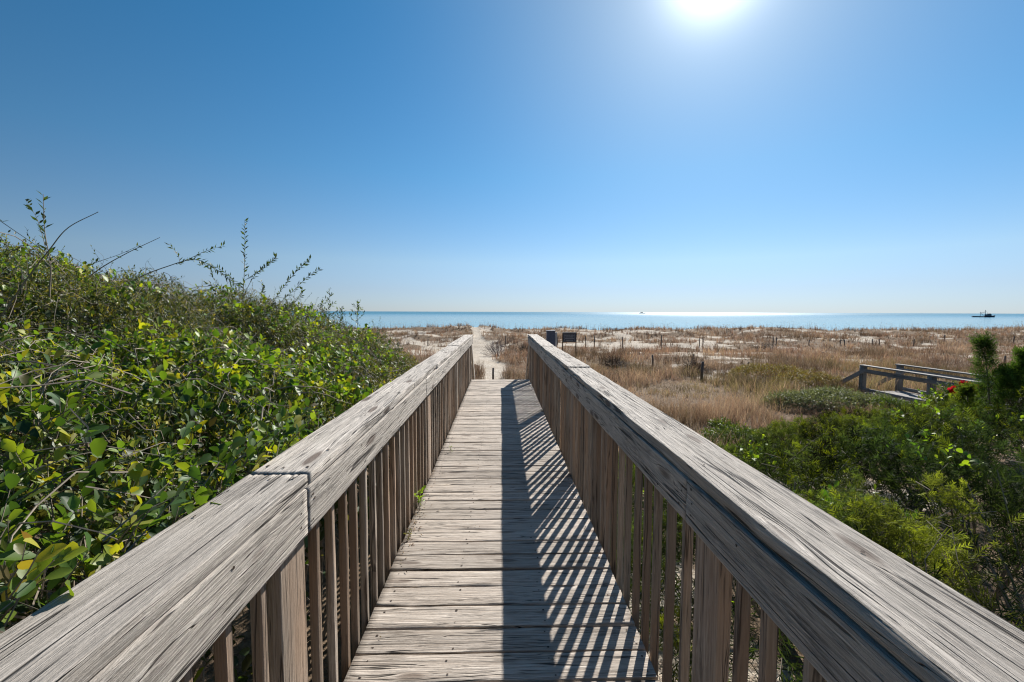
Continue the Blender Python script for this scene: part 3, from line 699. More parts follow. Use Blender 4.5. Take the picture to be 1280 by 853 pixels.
for (bx, by, tx, ty) in ((330, 400, 326, 352), (316, 396, 330, 358), (282, 392, 276, 362)): sprig(6, [(bx, by), ((bx + tx) / 2 + 3, (by + ty) / 2), (tx, ty)], 5.5, .002, .03, 70, .1, SMALL, DK)
for (bx, by, tx, ty, sp) in ((410, 416, 412, 361, 15), (447, 412, 446, 376, 12), (400, 416, 403, 375, 10), (424, 412, 427, 384, 8), (391, 412, 388, 380, 8)):
    sprig(8, [(bx, by), ((bx + tx) / 2, (by + ty) / 2), (tx, ty)], 7.2, .004, .04, 65, .1, SMALL, DK)
    for q in range(6):
        f = .25 + .11 * q; yy = by + (ty - by) * f; xx = bx + (tx - bx) * f; s_ = 1 if q % 2 else -1
        sprig(8, [(xx, yy), (xx + s_ * sp * (1 - f) * .6, yy - 3), (xx + s_ * sp * (1.1 - f), yy - 9 * (1.1 - f) - 2)], 7.2, .002, .036, 75, .1, SMALL, DK)
# random small shoots on the ridge line
for q in range(320):
    x = r.uniform(-4.6, -1.6); y = r.uniform(2.2, 7.6)
    h = float(LHf(np.array([x]), np.array([y]))[0]); k = int(((LC - np.array([x, y])) ** 2).sum(1).argmin())
    L = r.uniform(.08, .24); a = r.uniform(0, 6.28)
    c = [Vector((x, y, h - .05)), Vector((x + .3 * L * math.cos(a), y + .3 * L * math.sin(a), h + L * .6)), Vector((x + .7 * L * math.cos(a), y + .7 * L * math.sin(a), h + L))]
    D = np.array([tuple((c[2] - c[0]).normalized())]); twigs(np.array([tuple(c[0])]), D, L * 1.4, 14, SMALL, .027, .013, DK if q % 2 else YAUP, fols[k]['s'], fols[k]['st'], .8, srad=.0014)
for k, s_ in enumerate(left_shrubs):
    cx, cy = s_[1]; base = (cx, cy, tz(cx, cy))
    e = empty(s_[0], base, s_[3], s_[4], 'shrubs of the thicket left of the boardwalk')
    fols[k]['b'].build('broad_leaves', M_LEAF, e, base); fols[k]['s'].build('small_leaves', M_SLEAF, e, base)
    m = fols[k]['st']; m.V = [(v[0] - base[0], v[1] - base[1], v[2] - base[2]) for v in m.V]; m.build('stems', M_STEM, e)

# ------------------------------------------------------------------ right-hand junipers
RH = [(2.8, 5.5, -.62), (3.8, 5.7, -.32), (4.8, 6, -.07), (5.7, 6.5, -.1), (6.2, 6, .02), (6.1, 5.2, .2), (7, 6.3, -.05), (7.5, 7, -.2), (6.7, 5.4, .8), (6.6, 4.9, 1.0), (1.94, 1.6, .12), (1.94, 2.2, .12), (2.4, 3.5, .0), (3.2, 3, .2), (4.8, 4.5, .28),
      (.95, .3, -.05), (.95, 1.2, -.05), (.95, 2.2, -.15), (.95, 3.4, -.35), (1, 4.6, -.55), (1, 6, -.85), (2, 6.5, -.8), (2, 7.5, -1.1), (4, 7.6, -.9), (6, 8, -.9), (8, 6, .35), (8, 3, .8), (3, 0, .35), (2, 0, .15), (5.2, 3.5, .42), (4, 2, .4), (6.5, 3.6, .7), (1.6, 4.2, -.3),
      (3, 7.2, -1.0), (5, 7.6, -.8), (7.5, 8.2, -.9), (9, 8, -.5), (10, 5, .8), (1.2, 8, -1.3), (3, 9, -1.4), (6, 9.6, -1.3), (9, 10, -1.0), (3, -1, .3), (6, -1, .6), (1, -1, 0)]
def RHf(x, y): return idw(RH, x, y) + .80 * (domes(x, y, RD, .85, 131) - .60 - .25 * sstep(4.2, 5.4, y)) * (1 - .6 * sstep(4.2, 5.4, y)) * sstep(.95, 1.6, x) + 0.2 * (fbm(x, y, .9, 61, 3) - .5) * 2 * sstep(.9, 1.6, x) + .10 * (fbm(x, y, .35, 63, 2) - .5)
right_shrubs = [
    ('juniper', (1.7, 1.3), (.13, .15, .025), 'juniper with yellow-green sprays below the nearest part of the right rail', 0.6),
    ('juniper', (2.9, 1.9), (.14, .16, .03), 'yellow-green juniper at the lower right corner of the photo', 0.7),
    ('juniper', (2.2, 3.1), (.075, .11, .03), 'dark green juniper with bright broad leaves poking through, beyond the middle of the right rail', 0.4),
    ('juniper', (3.7, 3.1), (.05, .085, .028), 'deep green shaded juniper filling the centre of the right thicket', 0.2),
    ('juniper', (2.6, 4.9), (.08, .115, .03), 'low feathery green juniper next to the bare sand patch', 0.35),
    ('juniper', (4.1, 5.1), (.09, .125, .03), 'mid green juniper in front of the silvery ground shrub', 0.4),
    ('juniper', (5.4, 5.3), (.11, .14, .028), 'broad yellowish green juniper below the red flowers', 0.5),
    ('juniper', (5.6, 3.7), (.045, .08, .03), 'dark juniper at the right edge below the upright shoot', 0.2),
    ('juniper', (6.8, 5.0), (.06, .10, .03), 'tall dark green juniper with an upright feathery shoot at the right edge', 0.3)]
RC = np.array([s_[1] for s_ in right_shrubs])
def sprays(P, D, size, colr, fol, nside=7, r=rng, wd=.0055):
    """feathery juniper sprays: an axis with rows of narrow twiglets"""
    n = len(P); Ls = size * (.7 + .6 * r.random(n))
    sd = norm(np.cross(D, r.normal(size=D.shape))); up = np.cross(D, sd)
    t = (np.arange(nside) + .3) / nside
    allP = []; allD = []; allN = []; L = []; C = []
    for sgn in (-1, 1, 0):
        for j in range(nside):
            if sgn == 0 and j % 2: continue
            tt = t[j] if sgn else t[j]
            allP.append(P + D * (Ls * tt)[:, None])
            dirn = norm(D * .8 + sd * sgn * .75 + up * (.35 * r.normal(size=(n, 1)) + (.7 if sgn == 0 else 0)) + .12 * r.normal(size=D.shape))
            allD.append(dirn); allN.append(norm(up + .5 * r.normal(size=D.shape)))
            L.append(Ls * (.62 - .42 * tt)); C.append(colr * (.75 + .55 * tt) * (1 + .25 * (r.random((n, 1)) - .5)))
    allP = np.concatenate(allP); L = np.concatenate(L)
    fol.add(*instances(NEED, allP, np.concatenate(allD), np.concatenate(allN), L, wd + 0 * L, np.concatenate(C)))
rf = [dict(n=Fol(), b=Fol(), st=MB()) for _ in right_shrubs]
P, N, own = hsamples(30000, .88, 8.0, -.6, 8.0, RHf, .28, lambda x, y: in_view(x, y) & (fbm(x, y, .35, 71, 3) > .46), C=RC)
D = norm(N * .4 + rng.normal(size=P.shape) * .55 + np.array([-.1, 0, .55])); P = P - D * .06
for k, s_ in enumerate(right_shrubs):
    m = own == k
    if not m.any(): continue
    Pk = P[m]; cn = (fbm(Pk[:, 0], Pk[:, 1], .45, 73, 3)[:, None] - .5) * 2
    base = (.62 * np.array(s_[2])[None] + np.array([[.0, -.004, .006]])) * (1 + 1.7 * cn) * (0.7 + .6 * rng.random((m.sum(), 1)))
    yel = (rng.random((m.sum(), 1)) < .16 * (.4 + s_[4])) * np.array([[.10, .11, .0]])
    cc = np.clip(base + yel, .01, .6); nr = Pk[:, 1] < 3.4; Dk = D[m]
    sprays(Pk[~nr], Dk[~nr], .12, cc[~nr], rf[k]['n'])
    if nr.any():
        for _ in range(3):
            o_ = rng.normal(size=(nr.sum(), 3)) * .035
            sprays(Pk[nr] + o_, norm(Dk[nr] + .3 * rng.normal(size=(nr.sum(), 3))), .085, cc[nr] * (.8 + .4 * rng.random((nr.sum(), 1))), rf[k]['n'], 8, wd=.0036)
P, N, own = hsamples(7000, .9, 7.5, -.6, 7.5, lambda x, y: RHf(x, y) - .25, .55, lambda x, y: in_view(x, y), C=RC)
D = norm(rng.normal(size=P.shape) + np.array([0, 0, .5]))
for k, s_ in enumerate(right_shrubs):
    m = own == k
    if m.any(): sprays(P[m], D[m], .2, np.array([(.035, .05, .02)]) * (0.6 + .9 * rng.random((m.sum(), 1))), rf[k]['n'], 6)  # darker inner sprays, shade of the gaps put into their colour
P, N, own = hsamples(3000, 1.2, 11, -1.5, 10, RHf, .35, lambda x, y: ~in_view(x, y), C=RC)
D = norm(N * .4 + rng.normal(size=P.shape) * .55 + np.array([-.1, 0, .55]))
for k, s_ in enumerate(right_shrubs):
    m = own == k
    if m.any(): sprays(P[m], D[m], .25, np.array(s_[2])[None] * (0.7 + .6 * rng.random((m.sum(), 1))), rf[k]['n'], 6)
# broad leaves poking through
P, N, own = hsamples(700, 1.0, 6, .8, 6, RHf, .08, lambda x, y: fbm(x, y, .7, 77, 3) > .60, C=RC)
D = norm(N * .5 + rng.normal(size=P.shape) * .5 + np.array([0, -.1, .5])); P = P - D * .04
for k in range(len(right_shrubs)):
    m = own == k
    if m.any(): twigs(P[m], D[m], .12, 5, OVAL, .036, .026, ([(.06, .13, .02), (.16, .27, .03), (.3, .4, .04)], [.4, .35, .25]), rf[k]['b'], None, 1.0)
for k, s_ in enumerate(right_shrubs):
    cx, cy = s_[1]; g = tz(cx, cy)
    for q in range(14):
        a = r.uniform(0, 6.28); rad = r.uniform(.2, 1.0); ex, ey = max(1.0, cx + rad * math.cos(a)), cy + rad * math.sin(a)
        top = float(RHf(np.array([ex]), np.array([ey]))[0]) - .12
        pts = [(cx + (ex - cx) * t + r.uniform(-.03, .03), cy + (ey - cy) * t + r.uniform(-.03, .03), g - .08 + max(.05, top - g) * t ** .7) for t in (0, .3, .6, 1)]
        rf[k]['st'].tube(pts, r.uniform(.008, .02), .004, 5)
    for q in range(9):
        x = cx + r.uniform(-.8, .8); y = cy + r.uniform(-.8, .8); a = r.uniform(0, 6.28); L = r.uniform(.12, .35)
        if x < 1.1: continue
        h = float(RHf(np.array([x]), np.array([y]))[0])
        rf[k]['st'].tube([(cx, cy, g), (x * .5 + cx * .5, y * .5 + cy * .5, (g + h) / 2), (x, y, h - .08), (x + .5 * L * math.cos(a), y + .5 * L * math.sin(a), h + .02), (x + L * math.cos(a + .5), y + L * math.sin(a + .5), h + .03)], .004, .0012, 4)
# the upright shoots at the right edge
def jshoot(k, pix, Y, n, size, colr, wid):
    c = catm([at(px, py, Y) for px, py in pix], 8); rf[k]['st'].tube(c, .014, .003, 5); A = np.array([tuple(p) for p in c])
    t = rng.random(n) ** .8; ii = np.clip((t * (len(A) - 1)).astype(int), 0, len(A) - 2)
    ax = norm(A[ii + 1] - A[ii]); side = norm(np.cross(ax, rng.normal(size=ax.shape)))
    w = wid * (1.05 - t)[:, None] * (.4 + .6 * rng.random((n, 1)))
    P = A[ii] + side * w * .6; D = norm(ax * .9 + side * .8)
    sprays(P, D, size, np.array(colr)[None] * (.6 + .8 * rng.random((n, 1))), rf[k]['n'], 6)
jshoot(8, [(1238, 540), (1236, 490), (1232, 450), (1228, 424)], 5.3, 260, .13, (.06, .10, .03), .20)
jshoot(8, [(1262, 540), (1268, 490), (1262, 462)], 5.0, 330, .12, (.08, .13, .03), .3)
jshoot(8, [(1290, 520), (1288, 470), (1284, 440)], 4.8, 330, .12, (.07, .12, .03), .3)
jshoot(8, [(1212, 540), (1210, 500), (1206, 486)], 5.3, 200, .1, (.1, .14, .03), .18)
for k, s_ in enumerate(right_shrubs):
    cx, cy = s_[1]; base = (cx, cy, tz(cx, cy)); e = empty(s_[0], base, s_[3], 'juniper shrub', 'junipers right of the boardwalk')
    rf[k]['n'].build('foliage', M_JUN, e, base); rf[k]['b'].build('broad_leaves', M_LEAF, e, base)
    m = rf[k]['st']; m.V = [(v[0] - base[0], v[1] - base[1], v[2] - base[2]) for v in m.V]; m.build('branches', M_STEM, e)

# ------------------------------------------------------------------ low shrubs on the dune
def dome_shrub(name, label, cat, px, py, Y, rx, ry, h, n, pal, L, Wd, group=None, tpl=SMALL, mat=M_SLEAF, twl=.14, nleaf=9, stems=M_STEM, bare=0):
    p = at(px, py, Y); cx, cy = p.x, p.y; g = tz(cx, cy); e = empty(name, (cx, cy, g), label, cat, group)
    u = rng.random(n) * 2 * math.pi; v = rng.random(n) ** .5; rr = .75 + .35 * vnoise(u * 1.5, u * 0 + cx, 1, 3)
    x = v * np.cos(u) * rr * rx; y = v * np.sin(u) * rr * ry; hh = h * np.sqrt(np.clip(1 - v ** 2, 0, 1)) * (.7 + .6 * fbm(x + cx, y + cy, .4, 81, 3))
    z = hh * (1 - .35 * rng.random(n) ** 2); zg = terrain(x + cx, y + cy) - g
    P = np.stack([x, y, z + zg], -1); D = norm(np.stack([x / rx, y / ry, .6 + 0 * x], -1) * .6 + rng.normal(size=P.shape) * .5)
    fo = Fol(); st_ = MB()
    if n and not bare: twigs(P, D, twl, nleaf, tpl, L, Wd, pal, fo, st_, .9, srad=.0015, stem_every=5); fo.build('foliage', mat, e)
    if bare:
        for q in range(bare):
            i_ = rng.integers(n); a = P[i_]; b = np.array([a[0] * .2, a[1] * .2, 0]); mdl = (a + b) / 2 + rng.normal(size=3) * .08
            st_.tube([b, mdl, a], .007, .003, 4)
            for w_ in range(5):
                f = .4 + .6 * rng.random(); s0 = mdl + (a - mdl) * (f * 2 - 1 if f > .5 else 0); s1 = s0 + norm((a - b)[None])[0] * .25 + rng.normal(size=3) * .12
                st_.tube([s0, (s0 + s1) / 2 + rng.normal(size=3) * .015, s1], .004, .002, 3)
    if st_.V: st_.build('stems', stems, e)
    return e
SILV = ([(.10, .125, .085), (.16, .19, .13), (.22, .25, .18), (.07, .09, .05)], [.3, .35, .2, .15])
GRN = ([(.04, .08, .02), (.08, .13, .03), (.17, .21, .04)], [.4, .4, .2])
OLV = ([(.14, .13, .04), (.22, .19, .07), (.12, .085, .05), (.24, .16, .10)], [.3, .25, .2, .25])
dome_shrub('silvery_shrub', 'low silvery green shrub on the dune left of the second walkway', 'shrub', 1030, 505, 11.2, 1.5, .9, .42, 3000, SILV, .04, .022)
dome_shrub('silvery_shrub', 'small silvery green shrub just in front of the corner post of the second walkway', 'shrub', 1095, 508, 10.6, .75, .6, .42, 1200, SILV, .04, .022)
dome_shrub('green_shrub', 'small dark green shrub between the silvery shrub and the bleached plank', 'shrub', 1115, 512, 10.0, .55, .5, .42, 900, GRN, .04, .022)
dome_shrub('green_shrub', 'small bright green plant alone in the brown grass right of the rail', 'shrub', 902, 536, 8.8, .22, .22, .22, 160, GRN, .05, .028)
dome_shrub('green_shrub', 'low green shrub at the edge of the bare sand patch', 'shrub', 925, 560, 7.6, .7, .5, .38, 900, GRN, .04, .022)
dome_shrub('green_shrub', 'low olive green shrub before the brown grass, beyond the junipers', 'shrub', 1045, 540, 8.2, .9, .5, .35, 1000, OLV, .04, .022)
dome_shrub('olive_shrub', 'olive-yellow bush in the dry grass in the middle of the dune field', 'shrub', 960, 470, 16.5, 1.6, 1.1, .5, 1600, OLV, .05, .022)
dome_shrub('olive_shrub', 'olive-yellow bush behind the silvery shrub', 'shrub', 1010, 478, 14.5, 1.3, .9, .45, 1200, OLV, .05, .022)
DEADP = ([(.13, .10, .09), (.19, .15, .13), (.09, .07, .07)], [.4, .3, .3])
for (px, py, Y, rx, h, lab) in ((622, 436, 27, 1.2, 1.0, 'purplish grey leafless bush on the sand beyond the end of the boardwalk'),
                                (657, 437, 27, .8, .6, 'brown leafless bush right of the purplish bush beyond the boardwalk'),
                                (868, 462, 18, .55, .45, 'dark leafless bush round a stake in the middle of the dune field'),
                                (768, 455, 20, .7, .4, 'dark brown leafless bush in the grass just over the right rail'),
                                (958, 432, 30, 1.3, .55, 'greyish leafless bush under a pair of stakes on the far dune')):
    dome_shrub('dead_bush', lab, 'bush', px, py, Y, rx, rx * .8, h, 260, DEADP, .03, .01, 'leafless bushes on the dunes', bare=90, stems=simple('dead_twigs', (.16, .12, .125), .9, .1, 20) if px == 622 else M_STEMD)

# ------------------------------------------------------------------ dune grass
def blades(P, H, wid, colr, lean=.5, r=rng):
    """tapering bent blades: 5 verts each"""
    n = len(P); a = r.random(n) * 2 * math.pi; d = np.stack([np.cos(a), np.sin(a), 0 * a], -1); s_ = np.stack([-np.sin(a), np.cos(a), 0 * a], -1)
    b = a + r.normal(size=n) * 1.2; s_ = np.stack([np.cos(b), np.sin(b), 0 * b], -1)
    ln = (lean * r.random(n))[:, None]; H = H[:, None]; w = (wid * np.ones(n))[:, None]
    p1 = P + d * ln * H * .35 + np.array([0, 0, 1.]) * H * .55; p2 = P + d * ln * H + np.array([0, 0, 1.]) * H * (1 - .35 * ln)
    V = np.stack([P - s_ * w / 2, P + s_ * w / 2, p1 - s_ * w * .4, p1 + s_ * w * .4, p2], 1).reshape(-1, 3)
    o = (np.arange(n) * 5)[:, None]
    return V, [o + np.array([[0, 1, 3, 2]]), o + np.array([[2, 3, 4]])], np.repeat(colr, 5, 0) * np.tile(np.array([.7, .7, 1, 1, 1.15]), n)[:, None]
GC = np.array([(.31, .205, .145), (.25, .14, .105), (.44, .35, .25), (.17, .16, .06), (.15, .115, .105)])
def grass_cols(x, y, n):
    oliv = sstep(.50, .62, fbm(x, y, 4.5, 91, 3)) * sstep(26, 18, y) * sstep(2, 6, x); red = sstep(.42, .6, fbm(x, y, 2.5, 95, 3)); gry = sstep(.5, .62, fbm(x, y, 1.3, 99, 3))
    w = np.stack([.9 + 0 * x, .9 * red + .1, .35 + .3 * (1 - red), oliv * 1.8 + .04, gry * 1.2 + .1 + .5 * sstep(24, 34, y)], -1); w /= w.sum(-1, keepdims=True)
    c = w.cumsum(-1); k = (rng.random((n, 1)) > c).sum(-1).clip(0, 4)
    return (GC[k] * .6 + (w @ GC) * .4) * (.7 + .6 * rng.random((n, 1))) * (.55 + .9 * sstep(.32, .68, fbm(x, y, 1.7, 141, 3)))[:, None]
def field(name, y0, y1, dens, nb, h0, h1, wid, thr=.25, maxw=1.3):
    A = maxw * (y1 ** 2 - y0 ** 2) + 4 * (y1 - y0); n = int(A * dens)
    y = np.sqrt(rng.uniform(y0 ** 2, y1 ** 2, n)); x = rng.uniform(-1, 1, n) * (maxw * y + 2)
    v = veg(x, y); ok = (rng.random(n) * .9 + .05 < v) | (rng.random(n) < .10 * (1 - path_mask(x, y)))
    ok &= ~((np.abs(x) < .9) & (y < 10.8)) & ~((y < 8.6) & (x > .8) & (RHf(x, y) > -.75)) & ~((y < 9) & (x < -.8) & (LHf(x, y) > -.75))
    ok &= ~((x > 11.2) & (x < 12.75) & (y < 13.1))
    x, y = x[ok], y[ok]; n = len(x)
    hh = h0 + (h1 - h0) * (sstep(.3, .72, fbm(x, y, 1.5, 111, 3)) * 1.15)
    x = np.repeat(x, nb) + rng.normal(size=n * nb) * .06 * (1 + y[0] * 0); y = np.repeat(y, nb) + rng.normal(size=n * nb) * .06
    hh = np.repeat(hh, nb) * (.45 + .8 * rng.random(n * nb))
    P = np.stack([x, y, terrain(x, y) - .02], -1)
    return blades(P, hh, wid * (.6 + .8 * rng.random(len(x))), grass_cols(x, y, len(x)), .9)
g = Fol()
g.add(*field('g', 6, 12, 75, 7, .12, .55, .006)); g.add(*field('g', 12, 20, 38, 7, .12, .6, .009)); g.add(*field('g', 20, 30, 14, 7, .12, .6, .013))
g.add(*field('g', 30, 45, 5.5, 8, .12, .6, .02)); g.add(*field('g', 45, 60, 3.2, 8, .12, .55, .028))
tag(g.build('dune_grass', M_GRASS, None), kind='stuff', label='dry reddish brown and straw dune grass over the sand', cat='grass')
# sea oats: thin stalks with drooping heads, along the crest and scattered
m = Fol()
n = 1500; x = rng.uniform(-75, 80, n); y = crest_y(x) + rng.normal(size=n) * 1.6; n2 = 900
y2 = np.sqrt(rng.uniform(16 ** 2, 50 ** 2, n2)); x = np.concatenate([x, rng.uniform(-1.2, 1.25, n2) * y2]); y = np.concatenate([y, y2])
ok = (path_mask(x, y) < .3) & (veg(x, y) > .3) & (np.abs(x - 22) > 1.2); x, y = x[ok], y[ok]; n = len(x)
P = np.stack([x, y, terrain(x, y) - .02], -1); H = rng.uniform(.35, 1.05, n)
m.add(*blades(P, H, .010 + .00022 * y, np.tile(np.array([[.20, .15, .10]]), (n, 1)) * (.6 + .7 * rng.random((n, 1))), .25))
Pt = P + np.stack([rng.normal(size=n) * .05, rng.normal(size=n) * .05, H * .93], -1); D = norm(np.stack([rng.normal(size=n), rng.normal(size=n) * .5, -.4 + 0 * x], -1))
m.add(*instances(SMALL, Pt, D, norm(rng.normal(size=P.shape)), .16, .05, np.tile(np.array([[.28, .2, .12]]), (n, 1))))
tag(m.build('sea_oats', M_GRASS, None), kind='stuff', label='thin tan sea oat stalks standing along the dune crest against the sea', cat='sea oats')

# ------------------------------------------------------------------ stakes on the dunes
def ground_hit(px, py):
    v = ray(px, py)
    for t in np.linspace(7, 75, 3400):
        x, y, z = v.x * t, v.y * t, EYE + v.z * t
        if z <= tz(x, y): return Vector((x, y, tz(x, y)))
    return None
STK = [(616.5, 460, 475, 'short dark stake beside the sandy path just beyond the stairs'),
       (632, 420, 432, 'dark stake at the right edge of the purplish leafless bush'),
       (535, 424, 433, 'thin stake on the brown dune left of the boardwalk'),
       (697, 420, 431, 'dark stake between the bin and the sign'),
       (732, 420, 435, 'stake just right of the sign, the left one of a pair'),
       (743, 421, 436, 'pale-topped stake right of the sign, the right one of a pair'),
       (778, 421, 436, 'lone stake on the pale sand slope between the sign and the sparkling sea'),
       (826.5, 419, 436, 'tall dark stake right of the pale sand slope, below the sparkling sea'),
       (816, 444, 457, 'short dark stake at the left tip of a bare sand strip in the brown field'),
       (866.5, 443, 455, 'grey stake directly above the stake with the dark bush'),
       (877, 452, 474, 'thick dark stake rising from a small dark bush in the middle of the field'),
       (874, 423, 433, 'small stake under the dune crest, left one of the close pair near the beach gap'),
       (878.5, 422, 432, 'small stake under the dune crest, right one of the close pair near the beach gap'),
       (934.5, 453, 465, 'dark stake in the olive-yellow part of the field'),
       (966, 421, 437, 'broad double stake on the far dune, the left one of two touching'),
       (970, 422, 437, 'broad double stake on the far dune, the right one of two touching'),
       (1011, 425, 432, 'tiny stake on the far dune near bare sand, left of the twin stakes'),
       (1050, 425, 432, 'small stake, the left twin on the far dune above the second walkway corner'),
       (1055.5, 425, 433, 'small stake, the right twin on the far dune above the second walkway corner'),
       (1090, 424, 431, 'small stake on the far dune straight above the corner post of the second walkway'),
       (1099, 424, 432, 'small stake just right of the one above the corner post'),
       (1142, 424, 433, 'grey stake on the far dune above the middle of the second walkway'),
       (1028, 440, 445, 'short stake at the end of the long bare sand strip'),
       (1180, 419, 430, 'broad dark stake on the far dune left of the upright juniper shoot'),
       (1256, 445, 456, 'stake in the brown grass right of the upright juniper shoot'),
       (1267, 420, 430, 'dark stake on the far dune at the right edge of the photo')]
M_STAKE = simple('dark_weathered_stake', (.16, .135, .12), .9, .15, 15)
rp = random.Random(3)
for (px, yt, yb, lab) in STK:
    p = ground_hit(px, yb)
    if p is None: continue
    h = (at(px, yt, p.y).z - p.z); rad = .042 * (1.4 if 'thick' in lab or 'broad dark' in lab else 1)
    mb = MB(); mb.tube([(0, 0, -.25), (rp.uniform(-.01, .01), 0, h * .5), (rp.uniform(-.03, .03), rp.uniform(-.03, .03), h)], rad, rad * .85, 7)
    o = mb.build('stake', M_STAKE, None, p, True); tag(o, lab, 'stake', 'fence stakes dotted over the dunes')

# ------------------------------------------------------------------ sign and bin
p = at(711.5, 447, 23.8); p.z = tz(p.x, p.y)
sg = empty('sign', p, 'dark rectangular notice board on two thin wooden posts beyond the right rail', 'sign')
zt = at(711.5, 416, 23.8).z - p.z
for sx in (-.37, .37):
    mb = MB(); mb.box((sx, 0.03, (zt - .02) / 2 - .15), (.055, .05, zt + .26)); mb.build('post', simple('rusty_brown_wood', (.15, .09, .05), .8, .2), sg)
mb = MB(); mb.box((0, 0, zt - .27), (.72, .03, .5)); bd = mb.build('panel', M_SIGN, sg)
for k, (w_, zz) in enumerate(((.52, -.12), (.46, -.22), (.5, -.31), (.40, -.40))):
    mb = MB(); mb.box((0, -.0185, zt - .02 + zz), (w_, .006, .035)); mb.build('lettering', M_PALE, bd)
for sx in (-.27, .27):
    mb = MB(); mb.box((sx, -.0185, zt - .27), (.015, .006, .34)); mb.build('border', M_PALE, bd)
mb = MB(); mb.box((0, -.005, zt + .005), (.78, .07, .05)); mb.build('top_rail', M_CREAM, sg)
p = at(688.3, 425, 31); p.z = tz(p.x, p.y); zt = at(688.3, 413.3, 31).z - p.z
bn = empty('bin', p, 'dark slate-blue box bin with its sunlit right side coloured pale, seen just over the far right rail', 'bin')
mb = MB(); mb.box((0, 0, zt * .48), (.58, .5, zt * .96)); mb.build('body', M_BIN, bn)
mb = MB(); mb.box((0, 0, zt * .96 + .024), (.64, .56, .045)); mb.build('lid', M_BIN, bn)
mb = MB(); mb.box((.37, 0.02, zt * .46), (.13, .44, zt * .9)); mb.build('sunlit_side', M_BINLIT, bn)  # sunlit right side added as a paler slab

# ------------------------------------------------------------------ second walkway on the right
wk = empty('walkway', (11.95, 8, -1.15), 'second grey wooden walkway with open rails ending at the brown dune on the right', 'walkway')
wx = (11.3, 12.62)
def wp(name, c, d, M=None, mat=W_FAR):
    me = board_mesh(name, d[1], d[0] if d[0] > d[2] else d[2], min(d[0], d[2]), mat, .15, 4, .003, seed=random.randrange(999))
    c = Vector(c) - wk.location
    if d[0] > d[2]: rot = (0, 0, HALF)
    else: rot = (HALF, 0, HALF)
    return obj(name, me, wk, c, rot)
for j, x in enumerate(wx):
    wp('top_rail', (x, 7.4, -.205), (.16, 11.4 if j == 0 else 11.8, .036))
    wp('upper_rail', (x - .07, 7.4, -.36), (.04, 11.2 if j == 0 else 11.6, .115))
    wp('lower_rail', (x - .07, 7.4, -.93), (.04, 11.2, .10))
    for yy in (13.05 if j == 0 else 13.2, 10.9, 8.7, 6.5, 4.3, 2.1):
        obj('post', board_mesh('post', 1.45, .14, .14, W_FAR, .2, 4, .003, seed=61), wk, Vector((x, yy, -.93)) - wk.location, (0, HALF, 0))
    mb = MB(); A = Vector((x - .07, 12.95, -.36)); B = Vector((x - .07, 14.6, -1.35)); d = B - A; an = math.atan2(d.z, d.y)
    mb.box((A + B) / 2 - wk.location, (.045, d.length, .12), Matrix.Rotation(an, 3, 'X')); mb.build('handrail', W_FAR, wk)
yy = 1.6
while yy < 13.1:
    obj('deck_board', board_mesh('deck_board', 1.3, .14, .038, W_FAR, .3, 3, .002, seed=int(yy * 10)), wk, Vector((11.96, yy, -1.03)) - wk.location); yy += .148
pl = at(1131, 508, 9.9); pl.z = tz(pl.x, pl.y) + .03
mb = MB(); mb.box((0, 0, .12), (.85, .22, .045), Matrix.Rotation(.5, 3, 'Z') @ Matrix.Rotation(.5, 3, 'X')); tag(mb.build('plank', M_PLANKW, None, pl), 'short bleached white plank lying in front of the second walkway', 'plank')

# red flowers
p0 = at(1200, 500, 7.6); g0 = tz(p0.x, p0.y)
fs_ = dome_shrub('flowering_shrub', 'leafy shrub with bright red flowers beside the second walkway', 'shrub', 1200, 500, 7.7, .75, .6, 1.05, 1300, GRN, .05, .028)
for (px, py, sz) in ((1188, 487.5, .095), (1192, 490, .06), (1202, 479, .07), (1208, 482, .08), (1214, 484, .075), (1219, 486, .09), (1206, 484, .06), (1221, 490, .05)):
    q = at(px, py, 7.05); F_ = Fol(); n = 9
    a = np.arange(n) * 2 * math.pi / n + rng.random(); tilt = rng.uniform(.1, .5, n)
    D = norm(np.stack([np.cos(a), -.45 + 0 * a, np.sin(a) + .2], -1) + .2 * rng.normal(size=(n, 3)))
    col = palette(n, [(.55, .012, .02), (.42, .01, .02), (.65, .04, .06)], [.5, .3, .2], .2)
    F_.add(*instances(OVAL, np.tile(np.array([tuple(q)]), (n, 1)), D, norm(rng.normal(size=(n, 3)) + np.array([0, -1., .5])), sz, sz * .7, col))
    b = np.array(tuple(fs_.location)); F_.build('flower', M_RED, fs_, b)
# stems holding the flowers up
mb = MB()
for (px, py) in ((1188, 489), (1208, 484), (1219, 488)):
    q = at(px, py, 7.06) - fs_.location; mb.tube([(0, 0, 0), q * .6 + Vector((0, 0, .1)), q], .01, .004, 4)
mb.build('branches', M_STEM, fs_)

# little weeds growing through the boardwalk
def weed(x, y, z, h, n, lab, colr):
    e = empty('weed', (x, y, z), lab, 'weed'); F_ = Fol(); st_ = MB()
    P = np.zeros((n, 3)); P[:, 2] = np.linspace(.01, h * .7, n); D = norm(rng.normal(size=(n, 3)) * .5 + np.array([.1, 0, .9]))
    twigs(P, D, h * .35, 3, OVAL, h * .2, h * .12, colr, F_, st_, 1.0, srad=.001); st_.tube([(0, 0, -.03), (.01, 0, h * .5), (0, .005, h)], .0018, .001, 4)
    F_.build('leaves', M_LEAF, e); st_.build('stem', M_STEM, e)
BR = ([(.16, .28, .03), (.28, .38, .05)], [.5, .5])
weed(-.575, 3.02, .0, .18, 7, 'bright green weed growing up the balusters at the left edge of the deck', BR)
weed(-.565, 2.62, .0, .07, 7, 'small yellowish weed tuft at the left edge of the deck nearest the camera', ([(.3, .26, .06), (.22, .25, .05)], [.5, .5]))
q = at(565, 569, 4.45)
